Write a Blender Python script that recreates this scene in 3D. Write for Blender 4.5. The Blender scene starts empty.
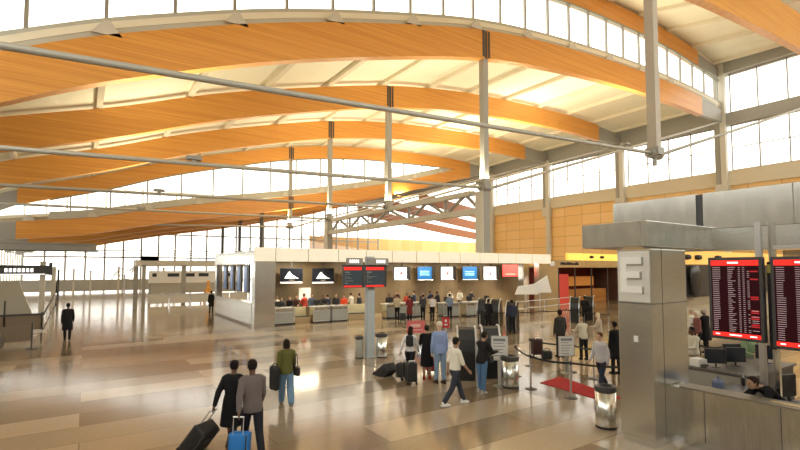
import bpy, bmesh, math, random
from mathutils import Vector, Matrix, noise
random.seed(7)
PI = math.pi
S = bpy.context.scene
COL = S.collection
# ------------------------------------------------------------------ camera, sky, sun, exposure
TH = math.radians(34.021)
cam_d = bpy.data.cameras.new('camera'); cam = bpy.data.objects.new('camera', cam_d); COL.objects.link(cam)
cam.location = (0, 0, 3.5); cam.rotation_euler = (math.radians(93.0), 0, -TH)
cam_d.sensor_width = 36; cam_d.lens = 36*466/800; cam_d.shift_y = 18.58/800; cam_d.clip_end = 1200
S.camera = cam
W = bpy.data.worlds.new('world'); S.world = W; W.use_nodes = True
bg = W.node_tree.nodes['Background']; bg.inputs[0].default_value = (1.0, 0.97, 0.875, 1); bg.inputs[1].default_value = 3.3
S.view_settings.view_transform = 'Standard'; S.view_settings.look = 'None'
S.view_settings.exposure = 0.0; S.view_settings.gamma = 1; S.view_settings.use_curve_mapping = False
CEILING_FILL_ENERGY = 1500.0

# ------------------------------------------------------------------ materials
MATS = {}
def mat(name, col, rough=.5, metal=0., emit=None, es=0., spec=.5, vary=None, coat=0.):
    if name in MATS: return MATS[name]
    m = bpy.data.materials.new(name); m.use_nodes = True; nt = m.node_tree; b = nt.nodes['Principled BSDF']
    b.inputs['Base Color'].default_value = (*col, 1); b.inputs['Roughness'].default_value = rough
    b.inputs['Metallic'].default_value = metal; b.inputs['Specular IOR Level'].default_value = spec
    b.inputs['Coat Weight'].default_value = coat
    if emit: b.inputs['Emission Color'].default_value = (*emit, 1); b.inputs['Emission Strength'].default_value = es
    if vary:   # vary = (scale xyz, amount)
        tc = nt.nodes.new('ShaderNodeTexCoord'); mp = nt.nodes.new('ShaderNodeMapping'); nz = nt.nodes.new('ShaderNodeTexNoise')
        cr = nt.nodes.new('ShaderNodeMixRGB'); mp.inputs['Scale'].default_value = vary[0]
        nz.inputs['Detail'].default_value = 4
        nt.links.new(tc.outputs['Object'], mp.inputs[0]); nt.links.new(mp.outputs[0], nz.inputs['Vector'])
        a = vary[1]
        cr.inputs[1].default_value = (*[c*(1-a) for c in col], 1); cr.inputs[2].default_value = (*[min(1, c*(1+a)) for c in col], 1)
        nt.links.new(nz.outputs['Fac'], cr.inputs[0]); nt.links.new(cr.outputs[0], b.inputs['Base Color'])
    MATS[name] = m; return m
def cloth(col, k=None):
    return mat('cloth_%d_%d_%d' % tuple(int(c*255) for c in col), col, .85, spec=.2, vary=((9, 9, 9), .12))

def wood_mat(name, c1, c2, stretch=(.12, 6, 9), rough=.38):
    m = mat(name, c1, rough); nt = m.node_tree; b = nt.nodes['Principled BSDF']
    tc = nt.nodes.new('ShaderNodeTexCoord'); mp = nt.nodes.new('ShaderNodeMapping'); mp.inputs['Scale'].default_value = stretch
    nz = nt.nodes.new('ShaderNodeTexNoise'); nz.inputs['Scale'].default_value = 1.2; nz.inputs['Detail'].default_value = 6
    r = nt.nodes.new('ShaderNodeValToRGB'); r.color_ramp.elements[0].position = .3; r.color_ramp.elements[1].position = .72
    r.color_ramp.elements[0].color = (*c1, 1); r.color_ramp.elements[1].color = (*c2, 1)
    nt.links.new(tc.outputs['Object'], mp.inputs[0]); nt.links.new(mp.outputs[0], nz.inputs['Vector'])
    nt.links.new(nz.outputs['Fac'], r.inputs[0]); nt.links.new(r.outputs[0], b.inputs['Base Color'])
    return m
M_BEAM = wood_mat('glulam_wood', (.60, .25, .045), (.78, .38, .075))
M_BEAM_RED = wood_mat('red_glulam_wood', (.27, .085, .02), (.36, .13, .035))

def panel_mat(name, c1, c2, w, h, mort, plane='yz'):
    m = mat(name, c1, .45); nt = m.node_tree; b = nt.nodes['Principled BSDF']
    tc = nt.nodes.new('ShaderNodeTexCoord'); sp = nt.nodes.new('ShaderNodeSeparateXYZ'); cb = nt.nodes.new('ShaderNodeCombineXYZ')
    nt.links.new(tc.outputs['Object'], sp.inputs[0])
    nt.links.new(sp.outputs['Y' if plane == 'yz' else 'X'], cb.inputs[0]); nt.links.new(sp.outputs['Z' if plane != 'xy' else 'Y'], cb.inputs[1])
    bk = nt.nodes.new('ShaderNodeTexBrick'); bk.offset = 0; bk.inputs['Scale'].default_value = 1
    bk.inputs['Brick Width'].default_value = w; bk.inputs['Row Height'].default_value = h; bk.inputs['Mortar Size'].default_value = .03
    bk.inputs['Color1'].default_value = (*c1, 1); bk.inputs['Color2'].default_value = (*c2, 1); bk.inputs['Mortar'].default_value = (*mort, 1)
    nt.links.new(cb.outputs[0], bk.inputs['Vector']); nt.links.new(bk.outputs[0], b.inputs['Base Color'])
    return m
M_WOODPANEL = panel_mat('maple_wall_panel', (.86, .55, .21), (.90, .61, .27), 3.7, 1.9, (.42, .22, .08))
M_WOODPANEL_X = panel_mat('maple_wall_panel_far', (.80, .45, .14), (.84, .52, .2), 3.0, 40, (.45, .25, .1), 'xz')

def floor_mat():
    m = mat('polished_stone_floor', (.5, .4, .3), .13); nt = m.node_tree; b = nt.nodes['Principled BSDF']
    tc = nt.nodes.new('ShaderNodeTexCoord'); bk = nt.nodes.new('ShaderNodeTexBrick')
    bk.inputs['Scale'].default_value = 1; bk.inputs['Brick Width'].default_value = 5.2; bk.inputs['Row Height'].default_value = 1.15
    bk.inputs['Mortar Size'].default_value = .012; bk.offset = .37
    bk.inputs['Color1'].default_value = (.24, .17, .10, 1); bk.inputs['Color2'].default_value = (.66, .53, .37, 1)
    bk.inputs['Mortar'].default_value = (.3, .22, .14, 1)
    nz = nt.nodes.new('ShaderNodeTexNoise'); nz.inputs['Scale'].default_value = .22; nz.inputs['Detail'].default_value = 3
    nz2 = nt.nodes.new('ShaderNodeTexNoise'); nz2.inputs['Scale'].default_value = 14; nz2.inputs['Detail'].default_value = 6
    mx = nt.nodes.new('ShaderNodeMixRGB'); mx.blend_type = 'MULTIPLY'; mx.inputs[0].default_value = .35
    mx2 = nt.nodes.new('ShaderNodeMixRGB'); mx2.blend_type = 'MULTIPLY'; mx2.inputs[0].default_value = .25
    nt.links.new(tc.outputs['Object'], bk.inputs['Vector']); nt.links.new(tc.outputs['Object'], nz.inputs['Vector']); nt.links.new(tc.outputs['Object'], nz2.inputs['Vector'])
    nt.links.new(bk.outputs[0], mx.inputs[1]); nt.links.new(nz.outputs['Fac'], mx.inputs[2])
    nt.links.new(mx.outputs[0], mx2.inputs[1]); nt.links.new(nz2.outputs['Fac'], mx2.inputs[2]); nt.links.new(mx2.outputs[0], b.inputs['Base Color'])
    b.inputs['Specular IOR Level'].default_value = .6
    bp = nt.nodes.new('ShaderNodeBump'); bp.inputs['Strength'].default_value = .03; bp.inputs['Distance'].default_value = .02
    nt.links.new(nz.outputs['Fac'], bp.inputs['Height']); nt.links.new(bp.outputs[0], b.inputs['Normal'])
    return m
M_FLOOR = floor_mat()

def glass_mat(name='window_glass', tint=(1, 1, 1), gloss=.06):
    m = bpy.data.materials.new(name); m.use_nodes = True; nt = m.node_tree; nt.nodes.remove(nt.nodes['Principled BSDF'])
    t = nt.nodes.new('ShaderNodeBsdfTransparent'); t.inputs[0].default_value = (*tint, 1); g = nt.nodes.new('ShaderNodeBsdfGlossy'); g.inputs['Roughness'].default_value = .03
    mx = nt.nodes.new('ShaderNodeMixShader'); mx.inputs[0].default_value = gloss
    nt.links.new(t.outputs[0], mx.inputs[1]); nt.links.new(g.outputs[0], mx.inputs[2]); nt.links.new(mx.outputs[0], nt.nodes['Material Output'].inputs[0])
    return m
M_GLASS = glass_mat()
M_SMOKE = glass_mat('smoked_glass', (.55, .55, .6), .15)
M_STEEL = mat('brushed_stainless', (.74, .75, .73), .24, 1.0, vary=((.5, .5, 9), .24))
M_STEEL_V = mat('vertical_brushed_stainless', (.72, .73, .70), .22, 1.0, vary=((5, 5, .4), .30))
M_SATIN = mat('satin_canopy_metal', (.74, .745, .71), .2, 1.0, vary=((1.0, 1.0, .4), .22))
M_PAINT = mat('grey_painted_steel', (.34, .33, .29), .5, .1)
M_PALE = mat('pale_painted_steel', (.62, .60, .52), .5)
M_ROD = mat('steel_rod', (.50, .48, .42), .45, .2)
M_CREAM = mat('cream_roof_deck', (.84, .81, .66), .8, vary=((.2, .5, 1), .04))
M_PURLIN = mat('cream_purlin', (.74, .68, .54), .7)
M_DARK = mat('dark_plate', (.05, .045, .04), .5)
M_BLACK = mat('black_plastic', (.018, .018, .02), .4)
M_RUBBER = mat('black_rubber', (.02, .02, .02), .8)
M_CHAR = mat('charcoal_metal', (.07, .07, .075), .4, .3)
M_SILVER = mat('silver_trim', (.65, .65, .66), .3, .8)
M_WHITE = mat('white_board', (.82, .82, .80), .5)
M_LEDGE = mat('window_ledge_paint', (.52, .52, .45), .6)
M_SILL = mat('sill_band_paint', (.70, .63, .48), .6)
M_RED = mat('red_vinyl', (.55, .03, .03), .5)
M_CARPET = mat('red_carpet', (.42, .02, .02), .95, vary=((30, 30, 1), .2))
M_GREYWALL = mat('grey_low_wall', (.42, .40, .34), .6)

# ------------------------------------------------------------------ helpers
def link(me, name, m=None, parent=None):
    o = bpy.data.objects.new(name, me); COL.objects.link(o)
    if m is not None:
        if not me.materials: me.materials.append(m)
    if parent is not None: o.parent = parent
    return o
def finish(bm, name, m, parent=None, smooth=False):
    bmesh.ops.recalc_face_normals(bm, faces=bm.faces[:])
    me = bpy.data.meshes.new(name); bm.to_mesh(me); bm.free()
    if smooth: me.polygons.foreach_set('use_smooth', [True]*len(me.polygons))
    return link(me, name, m, parent)
def tag(o, label=None, cat=None, group=None, kind=None):
    if label: o['label'] = label
    if cat: o['category'] = cat
    if group: o['group'] = group
    if kind: o['kind'] = kind
    return o
def empty(name, loc, rz=0, label=None, cat=None, group=None):
    o = bpy.data.objects.new(name, None); COL.objects.link(o); o.location = loc; o.rotation_euler = (0, 0, rz)
    return tag(o, label, cat, group)
def copy_tree(o, parent=None):
    c = o.copy(); COL.objects.link(c)
    if parent is not None: c.parent = parent
    for ch in list(o.children): copy_tree(ch, c)
    return c
def B(bm, x0, x1, y0, y1, z0, z1):
    v = [bm.verts.new((x, y, z)) for z in (z0, z1) for x, y in ((x0, y0), (x1, y0), (x1, y1), (x0, y1))]
    for f in ((0, 1, 2, 3), (4, 5, 6, 7), (0, 1, 5, 4), (1, 2, 6, 5), (2, 3, 7, 6), (3, 0, 4, 7)): bm.faces.new([v[i] for i in f])
    return v
def box(name, m, x0, x1, y0, y1, z0, z1, parent=None, bev=0):
    bm = bmesh.new(); B(bm, x0, x1, y0, y1, z0, z1)
    if bev: bmesh.ops.recalc_face_normals(bm, faces=bm.faces[:]); bmesh.ops.bevel(bm, geom=bm.edges[:], offset=bev, segments=2, affect='EDGES', profile=.5)
    return finish(bm, name, m, parent)
def prism(bm, pts, axis, t0, t1):     # outline pts extruded along axis ('x','y','z')
    def P(p, t): return {'y': (p[0], t, p[1]), 'x': (t, p[0], p[1]), 'z': (p[0], p[1], t)}[axis]
    a = [bm.verts.new(P(p, t0)) for p in pts]; b = [bm.verts.new(P(p, t1)) for p in pts]; n = len(pts)
    bm.faces.new(a); bm.faces.new(b[::-1])
    for i in range(n): bm.faces.new((a[i], a[(i+1) % n], b[(i+1) % n], b[i]))
def bar(bm, p0, p1, w, h=None):       # rectangular bar between two points
    p0, p1 = Vector(p0), Vector(p1); d = (p1-p0).normalized(); h = h or w
    s = d.cross(Vector((0, 0, 1)));  s = Vector((1, 0, 0)) if s.length < 1e-4 else s.normalized(); u = s.cross(d)
    v = [bm.verts.new(p+s*i*w/2+u*j*h/2) for p in (p0, p1) for i, j in ((-1, -1), (1, -1), (1, 1), (-1, 1))]
    for f in ((0, 1, 2, 3), (4, 5, 6, 7), (0, 1, 5, 4), (1, 2, 6, 5), (2, 3, 7, 6), (3, 0, 4, 7)): bm.faces.new([v[i] for i in f])
def cap(bm, p0, p1, r0, r1=None, seg=10, flat=1.0, rings=3):   # tapered capsule
    p0, p1 = Vector(p0), Vector(p1); r1 = r0 if r1 is None else r1; d = (p1-p0)
    d = Vector((0, 0, 1)) if d.length < 1e-6 else d.normalized()
    s = d.cross(Vector((0, 1, 0)));  s = Vector((1, 0, 0)) if s.length < 1e-3 else s.normalized(); u = s.cross(d)
    L = []
    for k in range(rings): t = PI/2*(1-k/rings); L.append((p0-d*r0*math.sin(t), r0*math.cos(t)))
    L.append((p0, r0)); L.append((p1, r1))
    for k in range(1, rings+1): t = PI/2*k/rings; L.append((p1+d*r1*math.sin(t), r1*math.cos(t)))
    R = []
    for c, r in L[1:-1]:
        R.append([bm.verts.new(c+s*r*math.cos(2*PI*i/seg)+u*r*flat*math.sin(2*PI*i/seg)) for i in range(seg)])
    a = bm.verts.new(L[0][0]); b = bm.verts.new(L[-1][0])
    for i in range(seg):
        j = (i+1) % seg; bm.faces.new((a, R[0][j], R[0][i])); bm.faces.new((b, R[-1][i], R[-1][j]))
        for k in range(len(R)-1): bm.faces.new((R[k][i], R[k][j], R[k+1][j], R[k+1][i]))
def tube(bm, p0, p1, r0, r1=None, seg=14):
    p0, p1 = Vector(p0), Vector(p1); r1 = r0 if r1 is None else r1; d = (p1-p0).normalized()
    s = d.cross(Vector((0, 1, 0)));  s = Vector((1, 0, 0)) if s.length < 1e-3 else s.normalized(); u = s.cross(d)
    A = [bm.verts.new(p0+s*r0*math.cos(2*PI*i/seg)+u*r0*math.sin(2*PI*i/seg)) for i in range(seg)]
    C = [bm.verts.new(p1+s*r1*math.cos(2*PI*i/seg)+u*r1*math.sin(2*PI*i/seg)) for i in range(seg)]
    bm.faces.new(A); bm.faces.new(C[::-1])
    for i in range(seg): j = (i+1) % seg; bm.faces.new((A[i], A[j], C[j], C[i]))
def lathe(bm, prof, seg=24, c=(0, 0)):
    R = [[bm.verts.new((c[0]+r*math.cos(2*PI*i/seg), c[1]+r*math.sin(2*PI*i/seg), z)) for i in range(seg)] for r, z in prof]
    bm.faces.new(R[0]); bm.faces.new(R[-1][::-1])
    for k in range(len(R)-1):
        for i in range(seg): j = (i+1) % seg; bm.faces.new((R[k][i], R[k][j], R[k+1][j], R[k+1][i]))
def loft(bm, rings, seg=16, n=2.0):      # rings: (centre, rx, ry) superellipses in level planes
    R = []
    for c, rx, ry in rings:
        row = []
        for i in range(seg):
            t = 2*PI*i/seg; ct, st = math.cos(t), math.sin(t)
            row.append(bm.verts.new((c[0]+rx*math.copysign(abs(ct)**(2/n), ct), c[1]+ry*math.copysign(abs(st)**(2/n), st), c[2])))
        R.append(row)
    bm.faces.new(R[0][::-1]); bm.faces.new(R[-1])
    for k in range(len(R)-1):
        for i in range(seg): j = (i+1) % seg; bm.faces.new((R[k][i], R[k][j], R[k+1][j], R[k+1][i]))
def lerp(tab, x):
    if x <= tab[0][0]:
        (x0, y0), (x1, y1) = tab[0], tab[1]; return y0+(y1-y0)*(x-x0)/(x1-x0)
    for (x0, y0), (x1, y1) in zip(tab, tab[1:]):
        if x <= x1: return y0+(y1-y0)*(x-x0)/(x1-x0)
    return tab[-1][1]
def crv(tab):            # smooth cubic through a table (Catmull-Rom)
    def f(x):
        n = len(tab)
        i = 0
        while i < n-2 and x > tab[i+1][0]: i += 1
        x0, y0 = tab[i]; x1, y1 = tab[i+1]; h = x1-x0; t = (x-x0)/h
        if t < 0 or t > 1: return lerp(tab, x)
        m0 = (y1-tab[i-1][1])/(x1-tab[i-1][0]) if i > 0 else (y1-y0)/h
        m1 = (tab[i+2][1]-y0)/(tab[i+2][0]-x0) if i < n-2 else (y1-y0)/h
        t2, t3 = t*t, t*t*t
        return (2*t3-3*t2+1)*y0+(t3-2*t2+t)*h*m0+(-2*t3+3*t2)*y1+(t3-t2)*h*m1
    return f
def smoothmix(bm, voxel, sm=3):
    """closes overlapping body volumes into one continuous skin"""
    me = bpy.data.meshes.new('tmp'); bmesh.ops.recalc_face_normals(bm, faces=bm.faces[:]); bm.to_mesh(me); bm.free()
    o = bpy.data.objects.new('tmp', me); COL.objects.link(o)
    r = o.modifiers.new('r', 'REMESH'); r.mode = 'VOXEL'; r.voxel_size = voxel; r.use_smooth_shade = True
    s = o.modifiers.new('s', 'SMOOTH'); s.iterations = sm; s.factor = .5
    dg = bpy.context.evaluated_depsgraph_get(); out = bpy.data.meshes.new_from_object(o.evaluated_get(dg))
    bpy.data.objects.remove(o); bpy.data.meshes.remove(me)
    out.polygons.foreach_set('use_smooth', [True]*len(out.polygons))
    return out
def text(name, body, size, m, loc, rot, parent=None, ext=.004, align='CENTER'):
    c = bpy.data.curves.new(name, 'FONT'); c.body = body; c.size = size; c.extrude = ext; c.align_x = align; c.align_y = 'CENTER'
    o = bpy.data.objects.new(name, c); COL.objects.link(o); o.data.materials.append(m); o.location = loc; o.rotation_euler = rot
    dg = bpy.context.evaluated_depsgraph_get(); me = bpy.data.meshes.new_from_object(o.evaluated_get(dg)); bpy.data.objects.remove(o)
    if not me.materials: me.materials.append(m)
    o = link(me, name, None, parent); o.location = loc; o.rotation_euler = rot; return o
ORD = ['first', 'second', 'third', 'fourth', 'fifth', 'sixth', 'seventh', 'eighth', 'ninth', 'tenth', 'eleventh', 'twelfth', 'thirteenth', 'fourteenth', 'fifteenth', 'sixteenth', 'seventeenth', 'eighteenth', 'nineteenth', 'twentieth', 'twenty-first', 'twenty-second', 'twenty-third', 'twenty-fourth']

# ------------------------------------------------------------------ where a ray of sight lands (for laying out the crowd)
def hit(px, py, z=0.0):
    P = math.radians(3); fw = Vector((math.sin(TH)*math.cos(P), math.cos(TH)*math.cos(P), math.sin(P)))
    r = Vector((math.cos(TH), -math.sin(TH), 0)); up = r.cross(fw)
    d = fw+r*(px-400)/466-up*(py-225-18.58)/466; t = (z-3.5)/d.z
    return (d.x*t, d.y*t)

# ================================================================== SETTING
# floor
tag(box('floor', M_FLOOR, -30, 175, -14, 152, -.3, 0), kind='structure')
BK = lambda k: 28.6+15.2*k
C2 = crv([(-12, 9.3), (-6.5, 11.5), (-3.6, 12.4), (2, 14.1), (9, 16.6), (17, 18.9), (28, 21.6), (40, 23.3), (52, 24.0), (60, 24.2), (68, 24.0), (76, 23.6)])
C20 = crv([(-12, 7.5), (-3.6, 11.2), (-1.3, 12.35), (2, 13.75), (9, 16.35), (17, 18.75), (28, 21.45), (40, 23.0), (54, 23.9), (68, 23.95), (76, 23.5)])
C3 = crv([(-12, 6.5), (-6.8, 7.1), (0, 7.9), (6, 9.2), (14, 10.8), (24, 12.5), (35, 14.6), (50, 18.0), (60, 20.8), (66.6, 22.6), (76, 24.2)])
C1 = lambda a: C2(a)+7.2-.012*max(0, a-54)**1.3
CN = crv([(-12, 12), (0, 16.2), (20, 21.5), (39, 24.9), (52, 26.3), (64, 27.3), (76, 27.9)])
DEP = 2.5
# name, plane, curve, depth, which group
BEAMS = [
    (-1, 17.0, CN, 4.0, 'nearest arched timber beam, cut off by the top right corner of the frame'),
    (0, 28.9, C1, 2.0, 'high arched timber beam above the near clerestory window band'),
    (0, 28.6, C20, DEP, 'largest arched timber beam, crossing the whole frame under the near clerestory'),
    (1, BK(1), C2, DEP, 'arched timber beam directly behind the largest one, second row down'),
    (2, BK(2), C2, DEP, 'arched timber beam third row down, its post standing on the steel truss end'),
    (3, BK(3), C2, 2.1, 'arched timber beam fourth row down, just above the lens-shaped window band'),
    (3, BK(3)-.1, C3, 2.2, 'low arched timber beam just below the lens-shaped window band'),
    (4, BK(4), C3, 2.2, 'timber beam peeking out right below the low arched one'),
    (5, BK(5), C3, 2.2, 'farther timber beam low at the left, second behind the low arched one'),
    (6, BK(6), C3, 2.2, 'farthest timber beam of the low roof, over the distant glass wall'),
]
def arch_pts(f, a0, a1, n): return [(a0+(a1-a0)*i/n, f(a0+(a1-a0)*i/n)) for i in range(n+1)]
for k, b, f, dep, lab in BEAMS:
    root = empty('roof_beam', (28, b, f(28)), 0, lab, 'roof beam', 'arched laminated timber roof beams')
    def loc(p): return (p[0]-28, p[1]-f(28))
    a1 = 76 if k == -1 else 68
    for s0, s1, nm in ((-7.2, 27.85, 'timber'), (28.15, a1, 'timber')):
        lo = [loc(p) for p in arch_pts(f, s0, s1, 26)]; up = [(x, z+dep) for x, z in lo][::-1]
        bm = bmesh.new(); prism(bm, lo+up, 'y', -.35, .35); finish(bm, nm, M_BEAM, root)
    bm = bmesh.new()
    B(bm, -.16, .16, -.30, .30, .05, dep-.05)
    for s in (-1, 1): B(bm, -.42, -.22, s*.37-.03, s*.37+.03, .1, dep-.1); B(bm, .22, .42, s*.37-.03, s*.37+.03, .1, dep-.1)
    finish(bm, 'splice_plate', M_DARK, root)
    # steel haunches at both ends
    bm = bmesh.new(); lo = [loc((-7.2, f(-7.2)+.1)), loc((-11.5, f(-11.5)-.4))]; up = [loc((-11.5, f(-11.5)+dep)), loc((-7.2, f(-7.2)+dep-.1))]
    prism(bm, lo+up, 'y', -.22, .22); finish(bm, 'steel_haunch', M_PAINT, root)
    if a1 < 75:
        bm = bmesh.new(); lo = [loc((a1, f(a1)+.1)), loc((74.9, f(74.9)+.6))]; up = [loc((74.9, f(74.9)+dep-.2)), loc((a1, f(a1)+dep-.1))]
        prism(bm, lo+up, 'y', -.22, .22); finish(bm, 'steel_haunch', M_PAINT, root)

# roof decks between the beams, with purlins running from beam to beam
def deck(b0, f0, d0, b1, f1, d1, m=M_CREAM, a0=-12, a1=76.5):
    bm = bmesh.new(); n = 44; A = []; T = []
    for i in range(n+1):
        a = a0+(a1-a0)*i/n; z0 = f0(a)+d0+.45; z1 = f1(a)+d1+.45
        A.append((bm.verts.new((a, b0, z0)), bm.verts.new((a, b1, z1)))); T.append((bm.verts.new((a, b0, z0+.4)), bm.verts.new((a, b1, z1+.4))))
    for i in range(n):
        bm.faces.new((A[i][0], A[i+1][0], A[i+1][1], A[i][1])); bm.faces.new((T[i][0], T[i+1][0], T[i+1][1], T[i][1]))
        for s in (0, 1): bm.faces.new((A[i][s], A[i+1][s], T[i+1][s], T[i][s]))
    for i in (0, n): bm.faces.new((A[i][0], A[i][1], T[i][1], T[i][0]))
    c = tag(finish(bm, 'ceiling', m), kind='structure')
    a = -6.0
    while a < 75:
        bm = bmesh.new(); z0 = f0(a)+d0+.22; z1 = f1(a)+d1+.22
        bar(bm, (a, b0, z0), (a, b1, z1), .42, .46); finish(bm, 'purlin', M_PURLIN, c); a += 6.6
deck(-14, CN, 4.0, 17.0, CN, 4.0)
deck(17.0, CN, 4.0, 28.9, C1, 2.0)
deck(28.6, C20, DEP, BK(1), C2, DEP); deck(BK(1), C2, DEP, BK(2), C2, DEP); deck(BK(2), C2, DEP, BK(3), C2, 2.1)
deck(BK(3), C3, 2.2, BK(4), C3, 2.2); deck(BK(4), C3, 2.2, BK(5), C3, 2.2); deck(BK(5), C3, 2.2, BK(6), C3, 2.2)
deck(BK(6), C3, 2.2, 140, C3, 2.2)

def closure(b, f, d):
    bm = bmesh.new(); pl = arch_pts(lambda a: f(a)+d-.05, -12, 76, 44)
    prism(bm, pl+[(a, z+.55) for a, z in pl][::-1], 'y', b-.1, b+.1); tag(finish(bm, 'trim_40', M_PURLIN), kind='structure')
closure(28.95, C1, 2.0); closure(BK(3)+.15, C2, 2.1)
# arched clerestories: painted ledge, mullions, glass
def clerestory(n, b, flo, fhi, a0, a1, step):
    bm = bmesh.new()
    pl = arch_pts(flo, a0, a1, 40)
    prism(bm, pl+[(a, z+1.0) for a, z in pl][::-1], 'y', b-.12, b+.12)
    led = tag(finish(bm, 'trim_%d' % n, M_LEDGE), kind='structure')
    bm = bmesh.new(); g = [(a, z+1.0) for a, z in pl]; h = [(a, max(fhi(a), z+1.02)) for a, z in pl]
    w = tag(empty('window_%d' % n, (0, 0, 0)), kind='structure')
    A = [bm.verts.new((p[0], b, p[1])) for p in g]; C = [bm.verts.new((p[0], b, p[1])) for p in h]
    for i in range(len(A)-1): bm.faces.new((A[i], A[i+1], C[i+1], C[i]))
    me = finish(bm, 'glass_pane', M_GLASS, w)
    bm = bmesh.new(); a = a0+step/2
    while a < a1:
        z0, z1 = flo(a)+1.0, fhi(a)
        if z1-z0 > .15: B(bm, a-.09, a+.09, b-.12, b+.12, z0, z1)
        a += step
    prism(bm, [(x, z) for x, z in h]+[(x, z+.16) for x, z in h][::-1], 'y', b-.2, b+.2)
    finish(bm, 'window_frame', M_PAINT, w)
clerestory(1, 28.75, lambda a: C20(a)+DEP+.1, lambda a: C1(a)-.15, -11, 74.8, 3.3)
clerestory(2, BK(3)+.05, lambda a: C3(a)+2.2+.1, lambda a: C2(a)-.15, -4, 62, 4.4)
# little cream gussets standing on the ledges above the two step beams
for b, f, d in ((28.35, C20, DEP), (BK(3)-.35, C3, 2.2)):
    a = -6.0; i = 0
    while a < 62:
        bm = bmesh.new(); z = f(a)+d
        prism(bm, [(a-.7, z), (a+.7, z), (a+.15, z+.75), (a-.15, z+.75)], 'y', b-.1, b+.1)
        o = finish(bm, 'trim_%d' % (10+i), M_PALE); tag(o, kind='structure'); a += 6.6; i += 1

# right wall with its high windows
bm = bmesh.new(); B(bm, 75.2, 75.9, -14, 76, 0, 15.1)
tag(finish(bm, 'wall_right', M_WOODPANEL), kind='structure')
tag(box('trim_30', M_SILL, 74.9, 75.95, -14, 76, 15.1, 17.2), kind='structure')
tag(box('trim_31', M_PAINT, 74.6, 76.0, 29.0, 136, 23.7, 26.6), kind='structure')
tag(box('trim_32', M_PAINT, 74.6, 76.0, -14, 28.5, 23.7, 25.4), kind='structure')
tag(box('trim_33', M_PAINT, 74.4, 76.2, -14, 28.6, 31.1, 33.2), kind='structure')
def rwin(n, b0, b1, z0, z1, rows=2, cols=4):
    w = tag(empty('window_%d' % n, (75.4, b0, z0)), kind='structure')
    box('glass_pane', M_GLASS, -.02, .02, 0, b1-b0, 0, z1-z0, w)
    bm = bmesh.new()
    for i in range(cols+1):
        y = (b1-b0)*i/cols; B(bm, -.1, .1, y-.07, y+.07, 0, z1-z0)
    for r in range(1, rows): z = (z1-z0)*r/rows; B(bm, -.06, .06, 0, b1-b0, z-.06, z+.06)
    for z in (.06, z1-z0-.06): B(bm, -.1, .1, 0, b1-b0, z-.08, z+.08)
    finish(bm, 'window_frame', M_PAINT, w)
n = 3
for k in range(-2, 3):
    rwin(n, BK(k)+1.2, BK(k+1)-.9, 17.2, 23.7); n += 1
for k in (-2, -1): rwin(n, BK(k)+1.2, BK(k+1)-.9, 25.4, 31.1, 1); n += 1
# wall columns
for k in range(-2, 4):
    top = 33 if k <= 0 else 24.6
    c = empty('wall_column', (74.6, BK(k), 0), 0, 'grey steel column on the right wall, '+{-2: 'behind the camera', -1: 'nearest, beyond the right edge', 0: 'tall one running up beside the upper windows', 1: 'next one beyond the tall one', 2: 'second beyond the tall one', 3: 'farthest, beside the central column'}[k], 'column', 'steel columns of the right wall')
    box('shaft', M_PALE, -.35, .35, -.55, .15, 0, top, c)
    box('flange', M_PAINT, -.25, .45, .25, .85, 14, top, c)
    box('bracket', M_PALE, -.5, .4, -.7, .9, 13.6, 15.3, c)

# left eave, left wall and far glass wall
tag(box('wall_left', M_GREYWALL, -12.6, -12.0, -14, 62, 0, 9.0), kind='structure')
tag(box('trim_34', M_PAINT, -12.4, -11.2, -14, 136, 8.2, 9.8), kind='structure')
w = tag(empty('window_19', (-12, -14.2, 0)), kind='structure')  # unseen glazing behind the camera, added for fill light
box('glass_pane', M_GLASS, 0, 88, -.02, .02, 12, 20, w)
tag(box('wall_unseen_front', M_GREYWALL, -12.6, 76, -14.8, -14.3, 0, 12), kind='structure')  # unseen wall added to control exposure and shape reflections in the steel
bm = bmesh.new()
for i in range(23): B(bm, 4*i-.1, 4*i+.1, -.2, .2, 12, 20)
for z in (12.2, 14.5, 19.9): B(bm, 0, 88, -.15, .15, z-.12, z+.12)
finish(bm, 'window_frame', M_PALE, w)
w = tag(empty('window_20', (-12, 138, 0)), kind='structure')
box('glass_pane', M_GLASS, 0, 96, -.02, .02, 0, 24, w)
bm = bmesh.new()
for i in range(25): x = 4*i; B(bm, x-.2, x+.2, -.2, .2, 0, 24)
for z in (.3, 6.2, 12.4, 18.4, 23.9): B(bm, 0, 96, -.15, .15, z-.18, z+.18)
finish(bm, 'window_frame', M_PAINT, w)
w = tag(empty('window_21', (-12.2, 64, 0)), kind='structure')
box('glass_pane', M_GLASS, -.02, .02, 0, 74, 0, 8.2, w)
bm = bmesh.new()
for i in range(20): B(bm, -.12, .12, 3.9*i-.1, 3.9*i+.1, 0, 8.2)
for z in (.2, 4, 8.1): B(bm, -.1, .1, 0, 74, z-.1, z+.1)
finish(bm, 'window_frame', M_PALE, w)
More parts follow.
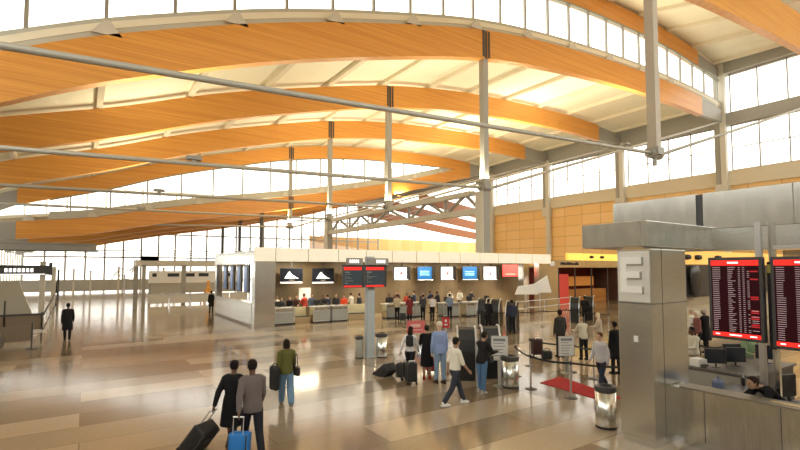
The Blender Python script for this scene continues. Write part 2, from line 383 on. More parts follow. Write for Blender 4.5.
# side wing beyond the right wall: timber panel wall, glass above it
tag(box('wall_wing', M_WOODPANEL_X, 60, 172, 141, 141.6, 0, 13.9), kind='structure')
w = tag(empty('window_22', (84, 141.3, 13.9)), kind='structure')
box('glass_pane', M_GLASS, 0, 88, -.02, .02, 0, 26, w)
bm = bmesh.new()
for i in range(12): B(bm, 8*i-.12, 8*i+.12, -.2, .2, 0, 26)
finish(bm, 'window_frame', M_PALE, w)
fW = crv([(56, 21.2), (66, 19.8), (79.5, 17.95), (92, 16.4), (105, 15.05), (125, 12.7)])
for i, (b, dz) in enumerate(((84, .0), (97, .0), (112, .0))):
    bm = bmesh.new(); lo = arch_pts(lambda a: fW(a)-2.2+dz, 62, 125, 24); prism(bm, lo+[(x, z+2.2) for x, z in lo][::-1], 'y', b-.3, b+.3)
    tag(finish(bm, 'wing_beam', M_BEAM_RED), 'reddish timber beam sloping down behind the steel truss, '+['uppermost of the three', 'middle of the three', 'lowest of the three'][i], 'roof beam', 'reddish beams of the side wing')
# low grey wall before the far glazing
tag(box('wall_far', M_GREYWALL, -12, 13, 79.5, 80.1, .25, 1.85), kind='structure')

# ------------------------------------------------------------------ king posts, rods, columns, truss
for k, zt in ((-1, None), (0, None), (1, None), (2, None), (3, None), (4, None), (5, None), (6, None)):
    b = 14.3 if k == -1 else BK(k)
    f = CN if k == -1 else (C2 if k < 4 else C3); top = f(28)
    if k == -1: top = f(28)+2
    far = k >= 4
    zn = 10.3 if k < 4 else 6.6
    names = ['nearest, hanging at the upper right', 'above the tall central column', 'above the middle of the truss', 'over the far truss end', 'just behind the far truss end', 'thin dark, nearest of three beyond the step', 'thin dark, middle of three beyond the step', 'thin dark, farthest of the row']
    p = empty('king_post', (28, b, zn), 0, 'slender steel roof post '+names[k+1], 'post', 'steel king posts under the timber beams')
    box('post', mat('tan_grey_steel', (.46, .40, .32), .5) if k < 0 else (M_PAINT if not far else M_CHAR), -.27, .27, -.27, .27, 0, top-zn+.1, p)
    bm = bmesh.new(); tube(bm, (-.55, 0, 0), (.55, 0, 0), .3); tube(bm, (0, 0, -.7), (0, 0, .1), .12); B(bm, -.35, .35, -.4, .4, -.1, .35)
    finish(bm, 'node_clamp', M_PAINT, p)
    zl = {-1: 8.3, 0: 8.9, 1: 9.35, 2: 9.7, 3: 9.0}.get(k, 6.2)
    for side, end in (('left', (-11.3, b, zl)), ('right', (74.6, b, 24.4 if k < 4 else 20))):
        bm = bmesh.new(); r = (.10 if k < 0 else .13) if k < 4 else .08
        tube(bm, (28+(-.5 if side == 'left' else .5), b, zn), end, r, seg=10)
        tag(finish(bm, 'tie_rod', M_ROD, None, True), ('left' if side == 'left' else 'right')+' steel tie rod of the roof post '+names[k+1], 'tie rod', 'steel tie rods of the roof')
for k, lab in ((0, 'tall steel column rising in the middle of the view behind the check-in canopy'), (2, 'steel column under the far end of the truss behind the check-in canopy')):
    z0 = 4.5 if k == 0 else 0; c = empty('steel_column', (28, BK(k)+.2, z0), 0, lab, 'column')
    box('shaft', M_PAINT, -.4, .4, -.4, .4, 0, 10.0-z0, c); box('flange', M_PALE, -.5, -.4, -.45, .45, 0, 10.0-z0, c)
t = empty('steel_truss', (28, BK(0), 0), 0, 'grey steel truss spanning between the two inner columns above the check-in counters', 'truss')
L = BK(2)-BK(0)
box('bottom_chord', M_PALE, -.35, .35, .5, L-.4, 8.15, 8.65, t)
box('top_chord', M_PALE, -.3, .3, 1.5, L-1.2, 9.85, 10.25, t)
pts = [.6, 2.4, 5.2, 8.0, 11.2, 15.2, 18.8, 21.6, 24.4, 27.4, 29.6]
for i in range(len(pts)-1):
    up0 = i % 2 == 1; bm = bmesh.new()
    bar(bm, (0, pts[i], 10.0 if up0 else 8.5), (0, pts[i+1], 8.5 if up0 else 10.0), .22); finish(bm, 'web', M_PAINT, t)
for y in (pts[2], pts[4], pts[6], pts[8]): bm = bmesh.new(); bar(bm, (0, y, 8.5), (0, y, 10.0), .2); finish(bm, 'web', M_PAINT, t)
# dark steel soffit girder under the low left roof end
g = empty('soffit_girder', (-12, 73, 5.6), 0, 'dark steel girder lying flat under the low roof end at the left edge', 'girder')
box('web', M_PAINT, 0, 13.2, -.1, .1, .1, 1.0, g); box('flange', M_DARK, 0, 13.4, -.5, .5, 0, .12, g); box('flange', M_PAINT, 0, 12.8, -.5, .5, .95, 1.05, g)
# invented warm uplights on posts and tie rods, added to brighten the ceiling
def ceiling_fill(x, y, z, e, lab, size=3.0, col=(1, .87, .60)):
    o = empty('ceiling_fill', (x, y, z), 0, lab, 'lamp', 'added warm ceiling fill lamps'); 
    bm = bmesh.new(); B(bm, -.4, .4, -.25, .25, 0, .2); B(bm, -.1, .1, -.1, .1, -.3, 0); finish(bm, 'housing', M_PAINT, o)
    ld = bpy.data.lights.new('ceiling_fill_lamp', 'AREA'); ld.energy = e; ld.color = col; ld.shape = 'RECTANGLE'; ld.size = size; ld.size_y = size*.6
    l = bpy.data.objects.new('ceiling_fill_lamp', ld); COL.objects.link(l); l.parent = o; l.location = (0, 0, .35); l.rotation_euler = (PI, 0, 0)
UL = [(28, BK(k)+.45, 10.75) for k in (0, 1, 2, 3)]+[(50, BK(k)+.0, 17.3) for k in (0, 1, 2, 3)]
for i, (x, y, z) in enumerate(UL):
    ceiling_fill(x, y, z, CEILING_FILL_ENERGY*(1, 1.5, 1.7, 1.7)[i % 4], 'added warm ceiling fill lamp on the '+('roof post clamp' if i < 4 else 'right tie rod' if i < 8 else 'left tie rod')+', '+ORD[i if i < 4 else i-4 if i < 8 else i-8]+' along the hall')
ceiling_fill(5, BK(1), 9.95, CEILING_FILL_ENERGY*.6, 'added warm ceiling fill lamp on the near left tie rod')
ceiling_fill(5, BK(2), 10.1, CEILING_FILL_ENERGY*.6, 'added warm ceiling fill lamp on the far left tie rod')
ceiling_fill(5, BK(0), 9.7, CEILING_FILL_ENERGY*.5, 'added warm ceiling fill lamp on the nearest left tie rod')
# ================================================================== STAINLESS PORTAL WITH THE LETTER E (right)
c = empty('sign_pillar', (9.2, 4.83, 0), 0, 'square stainless steel pillar with a big white letter E near its top', 'pillar')
box('shaft', M_STEEL, 0, 1.40, 0, .70, .16, 3.88, c, .012)
box('plinth', M_STEEL, .03, 1.37, .03, .67, 0, .15, c)
box('seam', M_CHAR, -.004, 1.404, -.004, .704, 2.785, 2.80, c)
sp = box('sign_plate', mat('sign_plate_metal', (.86, .85, .82), .3, .35), -.018, 0, .03, .67, 2.82, 3.84, c, .006); sp['label'] = 'bright sign plate with the letter E'
bm = bmesh.new()
for y0, y1, z0, z1 in ((.48, .61, 3.0, 3.72), (.17, .48, 3.58, 3.72), (.21, .48, 3.30, 3.43), (.17, .48, 3.0, 3.13)): B(bm, -.05, -.016, y0, y1, z0, z1)
el = finish(bm, 'letter', mat('letter_white', (.95, .95, .93), .4), sp)
bm = bmesh.new()
for y0, y1, z0, z1 in ((.14, .17, 3.55, 3.72), (.17, .48, 3.55, 3.58), (.18, .21, 3.27, 3.43), (.21, .48, 3.27, 3.30), (.14, .17, 2.98, 3.13)): B(bm, -.045, -.016, y0, y1, z0, z1)
finish(bm, 'letter_shadow', M_PAINT, sp)  # grey strips below and beside the strokes imitate the letter's shadow
box('seam', M_CHAR, .40, .405, -.004, .1, .16, 3.88, c)
box('call_plate', M_WHITE, -.012, 0, .30, .38, 2.02, 2.14, c)
# canopy pieces
cn = empty('entrance_canopy', (9.2, 4.9, 3.9), 0, 'lower stainless canopy box resting over the pillar with the letter E', 'canopy')
box('fascia', M_SATIN, 0, 3.0, 0, 1.45, .03, .55, cn, .01); box('corner_cap', M_PAINT, -.01, .02, .12, .15, .03, .55, cn)
cn = empty('portal_fascia', (12.0, -4, 4.4), 0, 'long upper stainless canopy band running from the middle right to the right edge', 'canopy')
box('fascia', M_SATIN, 0, .5, 0, 9.05, 0, .86, cn, .01); box('fascia', M_SATIN, 0, .5, 9.2, 11.3, 0, .86, cn, .01)
box('reveal', M_CHAR, .05, .4, 9.0, 9.25, .02, .84, cn); box('soffit', M_STEEL, .5, 2.4, 0, 11.2, .02, .12, cn)
box('seam', M_PAINT, -.004, .1, 7.35, 7.37, 0, .86, cn)
cn = empty('inner_lintel', (12.0, 4.9, 3.9), 0, 'inner stainless lintel under the long canopy band, right of the E pillar', 'canopy')
box('fascia', M_STEEL, 0.02, .4, -6.5, 2.2, 0, .5, cn)
def px_at(px, py, y):
    P = math.radians(3); fw = Vector((math.sin(TH)*math.cos(P), math.cos(TH)*math.cos(P), math.sin(P)))
    r = Vector((math.cos(TH), -math.sin(TH), 0)); up = r.cross(fw); d = fw+r*(px-400)/466-up*(py-225-18.58)/466
    t = y/d.y; return (d.x*t, y, 3.5+d.z*t)
for i, x in enumerate((9.95, 10.2)):
    q = empty('display_post', (10.9+.25*i, 3.62-.14*i, 0), 0, 'square pale steel post '+('left' if i == 0 else 'right')+' of the pair behind the flight boards', 'post')
    box('post', M_SILVER if i == 0 else M_STEEL_V, -.05, .05, -.05, .05, 0, 4.4, q)
q = empty('display_rail', (10.95, -1.0, 3.86), 0, 'pale horizontal rail above the flight information boards', 'rail')
box('bar', M_SILVER, -.04, .04, 0, 4.4, 0, .07, q)
q = empty('glass_transom', (11.1, -1.0, 3.5), 0, 'grey glass transom panel behind the top of the flight boards', 'panel')
box('pane', M_SMOKE, -.01, .01, 0, 4.3, .0, .34, q); box('frame', M_PAINT, -.03, .03, 0, 4.3, -.04, 0, q)

# flight boards
M_SCR = mat('flight_screen_dark', (.012, .003, .004), .4, emit=(.03, .001, .004), es=.5, spec=.15)
M_SRED = mat('screen_red', (.4, .01, .01), .3, emit=(.95, .03, .02), es=1.0)
M_SWHT = mat('screen_text', (.25, .2, .2), .4, emit=(.62, .42, .44), es=.6)
M_SWHT2 = mat('screen_text_bright', (.8, .8, .8), .4, emit=(1, .95, .95), es=1.2)
M_SDRED = mat('screen_deep_red', (.2, .01, .01), .4, emit=(.38, .01, .015), es=1.0)
def flight_board(a, y0, y1, z0, z1, label):
    r = empty('flight_board', (a, y0, z0), 0, label, 'screen', 'large flight information boards'); w = y1-y0; h = z1-z0
    box('casing', M_CHAR, 0, .12, 0, w, 0, h, r, .015)
    box('screen', M_SCR, -.006, 0, .05, w-.05, .05, h-.05, r)
    s = r.children[-1]
    box('header_band', M_SRED, -.010, -.006, .05, w-.05, h-.14, h-.05, s); box('footer_band', M_SRED, -.010, -.006, .05, w-.05, .05, .12, s)
    bm = bmesh.new(); B(bm, -.013, -.010, w*.42, w*.62, h-.105, h-.078); B(bm, -.013, -.010, w*.40, w*.62, .075, .095); B(bm, -.013, -.010, w*.13, w*.25, .075, .095); B(bm, -.013, -.010, w*.8, w*.88, .075, .095); finish(bm, 'heading', M_SWHT2, s)
    bm = bmesh.new(); rd = bmesh.new(); rows = 34; rnd = random.Random(int(y0*1000))
    lw = 0
    for i in range(rows):
        z = h-.17-(h-.32)*i/(rows-1)
        if i % 7 == 0: lw = .05+.06*rnd.random()
        cols = [(.91, lw*.9+.02), (.62, .04+.07*rnd.random()), (.43, .028), (.35, .028)]
        if rnd.random() < .8: cols.append((.27, .03))
        if rnd.random() < .2: cols.append((.20, .09))
        for c0, ww in cols: B(bm, -.010, -.006, w*c0-ww*w*1.3, w*c0, z-.004, z+.004)
        if rnd.random() < .4: B(rd, -.009, -.006, w*.08, w*.22, z-.012, z+.010)
    finish(bm, 'flight_rows', M_SWHT, s); finish(rd, 'status_rows', M_SDRED, s)
    return r
flight_board(9.0, 2.95, 3.74, 2.30, 3.68, 'left one of the two big flight boards, nearer the E pillar')
flight_board(9.0, 2.02, 2.85, 2.24, 3.68, 'right one of the two big flight boards, cut off by the frame edge')
q = empty('board_bracket', (9.15, 2.90, 2.2), 0, 'dark bracket post between the two big flight boards', 'bracket')
box('bracket', M_BLACK, 0, .1, -.04, .04, 0, 1.4, q); box('arm', M_CHAR, .05, 1.9, -.03, .03, 1.2, 1.3, q); box('tag_plate', mat('olive_tag', (.55, .5, .1), .5), -.02, 0, -.03, .03, 1.22, 1.36, q)

# counter wall at the lower right
c = empty('counter_wall', (10.0, -6, 0), 0, 'waist-high stainless counter wall with brass-lit ledge at the bottom right', 'counter')
box('panel', M_STEEL_V, 0, .12, 0, 10.83, .14, 1.10, c); box('toe_kick', M_STEEL, .03, .12, 0, 10.7, 0, .135, c)
box('ledge', mat('dull_ledge', (.25, .22, .17), .5, .6), -.02, .42, 0, 10.74, 1.10, 1.13, c)
box('ledge_trim', mat('brass_trim', (.75, .55, .25), .35, .9), .16, .20, 0, 9.3, 1.13, 1.142, c)
bm = bmesh.new()
for y in (1.5, 3.4, 5.3, 7.2, 9.1, 10.3): B(bm, -.004, 0, y-.006, y+.006, .14, 1.10)
finish(bm, 'seam', M_CHAR, c)
# desk, monitors behind it
d = empty('agent_desk', (13.0, 5.3, 0), 0, 'dark grey agent desk with monitors behind the stainless counter wall', 'desk')
box('body', M_CHAR, -.4, 2.2, -.9, .5, 0, 1.0, d, .02); box('worktop', mat('dark_worktop', (.13, .12, .11), .5), -.45, 2.25, -.95, .55, 1.0, 1.05, d); box('side_panel', M_PAINT, -.47, -.42, -.9, .5, .05, .98, d)
def monitor(x, y, z, rz, label, s=1.0, grp='dark monitors on the agent desks', scr=None, cat='monitor'):
    r = empty('monitor', (x, y, z), rz, label, cat, grp)
    box('casing', M_BLACK, -.25*s, .25*s, -.03, .03, .10*s, .48*s, r, .01)
    box('screen', scr or mat('dark_screen', (.03, .035, .05), .2), -.23*s, .23*s, -.035, -.03, .12*s, .46*s, r)
    bm = bmesh.new(); lathe(bm, [(.11*s, 0), (.11*s, .012), (.02, .02), (.02, .14*s)], 12); finish(bm, 'stand', M_BLACK, r); return r
for i, (x, y, rz) in enumerate(((13.0, 5.3, -.9), (13.6, 5.1, -.7), (14.2, 5.4, -.5), (14.7, 4.8, -1.2))):
    monitor(x, y, 1.05, rz, 'dark monitor on the agent desk below the flight boards, '+ORD[i]+' from the left', .95)
p = empty('document_printer', (12.78, 5.6, 1.05), -.3, 'white printer at the left end of the dark agent desk', 'printer')
box('body', M_WHITE, -.14, .14, -.14, .14, 0, .2, p, .02); box('tray', M_CHAR, -.1, .1, -.2, -.12, .04, .07, p)

for i, (x, y, rz) in enumerate(((12.2, 4.2, .4), (13.1, 3.7, -.3), (14.0, 3.4, .2))):
    r = empty('office_chair', (x, y, 0), rz, 'black office chair in the work area behind the counter wall, '+ORD[i]+' from the left', 'chair', 'black office chairs')
    box('seat', M_BLACK, -.24, .24, -.24, .24, .46, .54, r, .03); box('backrest', M_BLACK, -.22, .22, .2, .26, .62, 1.12, r, .025)
    bm = bmesh.new(); tube(bm, (0, 0, .08), (0, 0, .46), .03); finish(bm, 'column', M_CHAR, r)
    bm = bmesh.new(); bar(bm, (0, .2, .5), (0, .25, .7), .05); finish(bm, 'back_bracket', M_CHAR, r)
    for j in range(5):
        t = 2*PI*j/5; bm = bmesh.new(); bar(bm, (0, 0, .09), (.28*math.cos(t), .28*math.sin(t), .05), .04); lathe(bm, [(.025, 0), (.03, .03), (.02, .05)], 8, (.28*math.cos(t), .28*math.sin(t))); finish(bm, 'leg', M_CHAR, r)
r = empty('food_stall', (26.5, 14, 0), 0, 'distant food stall with golden lit panel right of the E pillar', 'shop')
box('light_panel', mat('golden_lit_panel', (.9, .55, .15), .5, emit=(1, .52, .12), es=.5), 0, 24, 0, .3, 3.75, 4.6, r); box('menu_wall', M_CHAR, 0, 24, .1, .3, 1.7, 3.7, r); box('counter', mat('stall_counter', (.5, .42, .3), .5), 0, 24, -.4, .3, 0, 1.1, r); box('rear_panel', mat('stall_tan', (.38, .30, .2), .6), 0, 24, .2, .3, 1.1, 1.7, r)
for x in (4.2, 5.6, 8.4): bm = bmesh.new(); lathe(bm, [(.02, 4.0), (.2, 4.05), (.24, 4.15), (.2, 4.3), (.02, 4.34)], 12, (x, -.12)); finish(bm, 'spotlight', M_BLACK, r)
bm = bmesh.new(); loft(bm, [((5.2, -.1, 1.7), .3, .12), ((5.3, -.1, 2.4), .75, .14), ((5.3, -.1, 3.1), .8, .14), ((5.1, -.1, 3.65), .5, .12)], 20); finish(bm, 'menu_screen', M_BLACK, r, True)
# ================================================================== SHOP FRONT (middle right)
s = empty('shop_front', (35.3, 28.4, 0), 0, 'glazed food shop with dark interior and yellow lit panel over its fascia', 'shop')
box('fascia', M_SATIN, 0, 13, -.1, .3, 3.55, 4.25, s)
yl = box('light_panel', mat('yellow_lit_panel', (.95, .7, .15), .5, emit=(1, .66, .12), es=.75), 3.6, 12.9, -.02, .3, 4.27, 4.95, s); yl['label'] = 'glowing yellow panel over the fascia'
bm = bmesh.new(); 
bm.free()
for x in (7.2, 9.0): bm = bmesh.new(); lathe(bm, [(.02, 4.45), (.2, 4.5), (.24, 4.6), (.2, 4.72), (.02, 4.76)], 12, (x, -.12)); finish(bm, 'spotlight', M_BLACK, s)
box('pier', M_SATIN, 0, 2.0, 0, .4, 0, 3.55, s)
box('back_wall', mat('shop_dark_red', (.16, .025, .02), .6), 2.0, 13, 3.4, 3.6, 0, 3.55, s); box('side_wall', mat('shop_side', (.12, .05, .03), .6), 12.9, 13, 0, 3.5, 0, 3.55, s)
box('shop_roof', M_PAINT, 0, 13, 0, 3.6, 3.56, 3.66, s)
box('shop_counter', wood_mat('shop_counter_wood', (.35, .13, .03), (.55, .25, .06)), 5.0, 12.0, 1.4, 2.4, 0, 1.3, s)
box('glowing_menu', mat('menu_orange', (.6, .25, .05), .5, emit=(.5, .17, .03), es=.3), 5.6, 11.4, 2.5, 2.6, 1.6, 2.6, s)
bm = bmesh.new(); rnd = random.Random(5)
x = 2.35
while x < 4.9:
    hh = .10+.12*rnd.random(); 
    bar(bm, (x, -.13, 3.82), (x+.06, -.13, 3.85+hh), .07); bar(bm, (x+.06, -.13, 3.83+hh*.6), (x+.2, -.13, 3.82), .06); x += .2+.05*rnd.random()
finish(bm, 'lettering', M_BLACK, s)
box('emblem', M_WHITE, .75, 1.35, -.13, -.1, 3.7, 4.1, s)
for x in (2.1, 4.6, 7.3, 10.1, 12.8): box('mullion', M_CHAR, x-.06, x+.06, -.02, .06, 0, 3.55, s)
rd = box('red_display', mat('shop_red_display', (.5, .06, .04), .5, emit=(.5, .03, .02), es=.4), 2.3, 4.4, .6, 1.0, 0, 2.9, s)

# ================================================================== CHECK-IN ISLAND WITH CANOPY
ci = empty('check_in_canopy', (8.3, 27.5, 0), 0, 'long pale canopy band with added glow over the distant check-in counters', 'canopy')
box('fascia', mat('cream_fascia_added_glow', (.86, .80, .64), .45, .1, emit=(1, .93, .74), es=.38, vary=((.9, .9, .3), .1)), 0, 26.8, 0, .3, 3.90, 4.72, ci)  # emission added to the fascia so it looks brightly lit
box('side_fascia', M_SATIN, 0, .3, .3, 10.4, 3.75, 4.55, ci)
box('roof_panel', M_PALE, .3, 26.8, .3, 3.4, 4.4, 4.5, ci)
box('soffit', mat('lit_soffit', (.9, .82, .6), .6), .3, 26.8, .3, 3.4, 4.05, 4.1, ci)
box('end_pier', M_STEEL, .02, 1.25, .1, .7, 0, 3.9, ci); box('far_pier', M_STEEL_V, 25.6, 26.7, .35, .9, 0, 3.9, ci)
box('far_pier', M_SATIN, 23.6, 24.3, .4, 1.0, 0, 3.9, ci)
bw = box('back_panel', wood_mat('back_wall_laminate', (.17, .125, .07), (.27, .20, .12), (.8, .8, .3)), 1.4, 26.8, 3.5, 3.7, 0, 4.05, ci)
bm = bmesh.new()
for i in range(12): B(bm, 1.2+2.1*i, 1.24+2.1*i, -.012, 0, 3.9, 4.72)
finish(bm, 'seam', M_SATIN, ci)
# warm downlights under the canopy
for i in range(5):
    o = empty('downlight', (12.0+5.1*i, 29.1, 4.03), 0, 'warm downlight strip under the check-in canopy, '+ORD[i]+' from the left', 'lamp', 'downlights under the check-in canopy')
    box('housing', M_WHITE, -1.2, 1.2, -.12, .12, -.05, .02, o)
    ld = bpy.data.lights.new('downlight_lamp', 'AREA'); ld.energy = 210; ld.color = (1, .86, .62); ld.shape = 'RECTANGLE'; ld.size = 2.2; ld.size_y = .2
    l = bpy.data.objects.new('downlight_lamp', ld); COL.objects.link(l); l.parent = o; l.location = (0, 0, -.06)
sw = empty('side_counter', (8.3, 28.2, 0), 0, 'stainless half-height side wall of the check-in island, left of its pier', 'counter')
box('panel', M_STEEL, 0, .15, 0, 9.4, .12, 1.35, sw); box('plinth', M_PAINT, .02, .13, 0, 9.4, 0, .12, sw); box('ledge', M_SATIN, -.03, .5, 0, 9.4, 1.35, 1.4, sw)
box('end_post', M_STEEL_V, -.02, .4, 8.9, 9.4, 1.4, 3.75, sw)
for i, y in enumerate((30.2, 31.9, 33.7, 35.6)):
    q = empty('tall_screen', (8.55, y, 1.95), 0, 'tall bluish screen over the side counter of the check-in island, '+ORD[3-i]+' from left', 'screen', 'tall screens over the side counter')
    box('casing', M_BLACK, 0, .1, -.55, .55, 0, 1.75, q); box('screen', mat('blue_grey_screen', (.08, .12, .2), .2, emit=(.10, .17, .32), es=.7), -.01, 0, -.15, .45, .08, 1.65, q); box('hanger', M_PAINT, .02, .08, -.04, .04, 1.7, 2.1, q)

# wide screens over the counters
M_SB = mat('screen_black', (.01, .012, .02), .2); M_SW = mat('screen_white', (.9, .9, .9), .3, emit=(1, 1, 1), es=.9)
M_SBL = mat('screen_blue', (.005, .05, .15), .4, emit=(.01, .19, .50), es=.7); M_SR = mat('screen_redpic', (.6, .05, .05), .3, emit=(.6, .03, .03), es=.6)
def wall_screen(x0, x1, z0, z1, kind, label):
    r = empty('wall_screen', ((x0+x1)/2, 30.0, z0), -.25, label, 'screen', 'screens above the check-in counters'); w = (x1-x0)*.93/2; h = z1-z0
    box('casing', M_BLACK, -w, w, 0, .12, 0, h, r, .01); box('hanger', M_CHAR, -.05, .05, .05, .1, h-.02, 4.06-z0, r)
    m = {'logo': M_SB, 'white': M_SW, 'blue': M_SBL, 'red': M_SR}[kind]
    s = box('screen', m, -w+.05, w-(.05 if kind in ('logo', 'red') else .32), -.012, 0, .12, h-.06, r)
    if kind == 'logo':
        bm = bmesh.new(); W = w*.62
        prism(bm, [(-W, .32), (-W*.45, .74), (-W*.25, .78), (-W*.02, .62), (W*.3, .5), (W*1.0, .32)], 'y', -.03, -.012)
        finish(bm, 'logo_mark', M_SW, s)
        bm = bmesh.new()
        for i in range(5): prism(bm, [(-W*.7+i*W*.3, .32), (-W*.62+i*W*.3, .32), (-W*.5+i*W*.3, .44), (-W*.58+i*W*.3, .44)], 'y', -.036, -.03)
        B(bm, -W*.45, -W*.28, -.036, -.03, .60, .68); finish(bm, 'logo_detail', M_SB, s)
        bm = bmesh.new(); B(bm, -W*.35, W*.35, -.02, -.012, .19, .23); finish(bm, 'caption', M_PAINT, s)
        box('lower_edge', M_SW, -w+.02, w-.05, -.02, 0, .0, .09, r)
    elif kind == 'red':
        bm = bmesh.new(); B(bm, -w*.6, w*.6, -.02, -.012, .30, .38); finish(bm, 'caption', M_PAINT, s)
    else:
        bm = bmesh.new(); W = w*.3
        if kind == 'white': prism(bm, [(-W, .5), (-W*.3, .72), (W*.2, .5), (-W*.3, .44)], 'y', -.02, -.012); finish(bm, 'logo_mark', mat('screen_mark', (.5, .2, .2), .5), s)
        else:
            for i in range(3): B(bm, -w*.7, w*.35, -.02, -.012, .42+.15*i, .47+.15*i)
            finish(bm, 'caption', mat('screen_light_blue', (.3, .6, .9), .4, emit=(.2, .5, .9), es=.6), s)
        box('lower_edge', M_SW, -w+.05, w-.2, -.014, 0, .03, .08, r)
SC = [(10.68, 12.3, 2.48, 3.5, 'logo', 'black screen with white peak logo, leftmost above the counters'), (12.95, 14.62, 2.44, 3.5, 'logo', 'black screen with white peak logo, second above the counters'), (15.3, 16.8, 2.44, 3.5, 'logo', 'black screen half hidden behind the small red flight boards'),
      (19.69, 21.2, 2.54, 3.62, 'white', 'white screen nearest to the right of the red flight boards'), (21.95, 23.65, 2.5, 3.66, 'blue', 'left one of the two blue screens'), (24.33, 25.9, 2.49, 3.66, 'white', 'white screen between the two blue screens'),
      (26.74, 28.6, 2.45, 3.67, 'blue', 'right one of the two blue screens'), (29.2, 30.95, 2.42, 3.68, 'white', 'white screen between a blue one and the red one'), (31.58, 33.5, 2.6, 3.86, 'red', 'red screen, rightmost above the counters')]
for a in SC: wall_screen(*a)
# counters below them
def desk(x0, x1, y, label, nm='check_in_desk'):
    r = empty(nm, (x0, y, 0), 0, label, 'counter', 'check-in desks under the long canopy'); w = x1-x0
    box('body', M_STEEL_V, 0, w, 0, .7, .1, .98, r); box('plinth', M_CHAR, .04, w-.04, .04, .66, 0, .1, r); box('worktop', mat('grey_worktop', (.45, .44, .42), .4), -.04, w+.04, -.06, .8, .98, 1.04, r)
    bm = bmesh.new(); n = max(1, round(w/1.0)); g = .03
    for i in range(n+1): B(bm, w*i/n-g, w*i/n+g, -.03, 0, .1, .98)
    B(bm, 0, w, -.03, 0, .1, .15); B(bm, 0, w, -.03, 0, .74, .79); finish(bm, 'front_frame', M_SILVER, r)
    box('front_panel', mat('grey_front_panel', (.36, .37, .34), .6), .02, w-.02, -.015, 0, .15, .74, r); return r
DK = [(9.65, 10.9, 27.9), (12.1, 13.3, 27.7), (13.3, 14.5, 27.7), (17.2, 18.9, 27.1), (18.9, 20.4, 27.1), (21.0, 22.4, 25.6), (22.8, 24.4, 25.2), (24.4, 26.2, 25.2)]
for i, (a, b, y) in enumerate(DK): desk(a, b, y, 'low stainless check-in desk, '+ORD[i]+' from the left under the long canopy')
for i, (a, b, y) in enumerate(((11.0, 12.0, 28.0), (14.7, 16.6, 27.9))):
    q = empty('baggage_scale', (a, y, 0), 0, 'cream-lit baggage scale bay '+('left' if i == 0 else 'right')+' of the two-panel desk with the white notice above', 'baggage scale', 'baggage scale bays')
    box('base', mat('tan_scale', (.45, .33, .18), .5), 0, b-a, 0, .7, 0, .4, q); box('back_panel', mat('cream_scale_panel', (.85, .74, .45), .5), 0, b-a, .7, .78, .4, 1.0, q); box('belt', M_RUBBER, .05, b-a-.05, .02, .68, .4, .43, q)
q = box('notice_board', M_WHITE, 12.1, 12.95, 30.2, 30.25, 1.3, 2.15); tag(q, 'small blank white notice between the two logo screens, lower down', 'notice')
for i, (x, y) in enumerate(((10.0, 28.1), (12.5, 27.9), (13.9, 27.9), (17.8, 27.3), (19.6, 27.3), (21.6, 25.8), (23.4, 25.4), (25.2, 25.4))):
    monitor(x, y+.25, 1.04, PI-.2, 'small dark monitor on the '+ORD[i]+' check-in desk from the left', .8, 'monitors on the check-in desks')
# white angled sign boards at the right end of the canopy
for i, (x, z, rz) in enumerate(((31.2, 1.25, -.5), (33.0, 1.35, -.35))):
    q = empty('angled_board', (x, 27.0, z), rz, 'bright white slanted board, '+('left' if i == 0 else 'right')+' one under the right end of the canopy', 'board')
    bm = bmesh.new(); prism(bm, [(-1.0, 0), (1.1, 0), (.7, .9 if i == 0 else 1.5), (-.7, .7)], 'y', 0, .05); finish(bm, 'board', M_WHITE, q)
    box('leg', M_SILVER, -.05, .05, .06, .12, -z, .5, q)
# small red flight boards on the light steel column
c = empty('light_column', (9.3, 15.9, 0), 0, 'light blue-grey square column carrying the small red flight boards', 'column')
box('shaft', mat('blue_grey_column', (.50, .56, .60), .4, .2), -.16, .16, -.12, .12, 0, 3.95, c); box('base_plate', M_PAINT, -.24, .24, -.2, .2, 0, .04, c)
for i, (x0, x1) in enumerate(((7.98, 8.74), (8.93, 9.74))):
    r = empty('small_flight_board', (x0, 15.6, 2.76), -.1, ('left' if i == 0 else 'right')+' of the two small red-framed flight boards on the light column', 'screen', 'small flight boards on the light column')
    w = x1-x0
    box('casing', M_CHAR, 0, w+.1, 0, .1, 0, .80, r); s = box('screen', mat('slate_screen', (.02, .03, .035), .3, emit=(.02, .03, .035), es=1), .02, w-.02, -.01, 0, .02, .78, r)
    box('header_band', M_SRED, .02, w-.02, -.016, -.01, .66, .78, s); box('footer_band', M_SRED, .02, w-.02, -.016, -.01, .02, .08, s)
    bm = bmesh.new(); B(bm, .06, .26, -.014, -.01, .56, .60)
    for j in range(8): B(bm, .06, .06+.5*random.random(), -.013, -.01, .15+.05*j, .165+.05*j)
    finish(bm, 'flight_rows', M_PAINT, s)
for i, (x0, x1) in enumerate(((8.12, 8.8), (9.02, 9.95))):
    r = empty('overhead_sign', (x0, 15.6, 3.62), -.05, ('narrower left' if i == 0 else 'wider right')+' grey sign with white lettering above the small flight boards', 'sign')
    w = x1-x0; box('panel', M_PAINT, 0, w, 0, .06, 0, .26, r)
    bm = bmesh.new(); x = .12 if i == 0 else w*.42
    while x < w-.16: B(bm, x, x+.05, -.008, 0, .07, .20); x += .085
    finish(bm, 'lettering', M_SWHT2, r); box('hanger', M_CHAR, w/2-.02, w/2+.02, .02, .05, -.06, 0, r)
box('crossbar', M_CHAR, -1.3, .7, -.17, -.12, 3.56, 3.62, c)

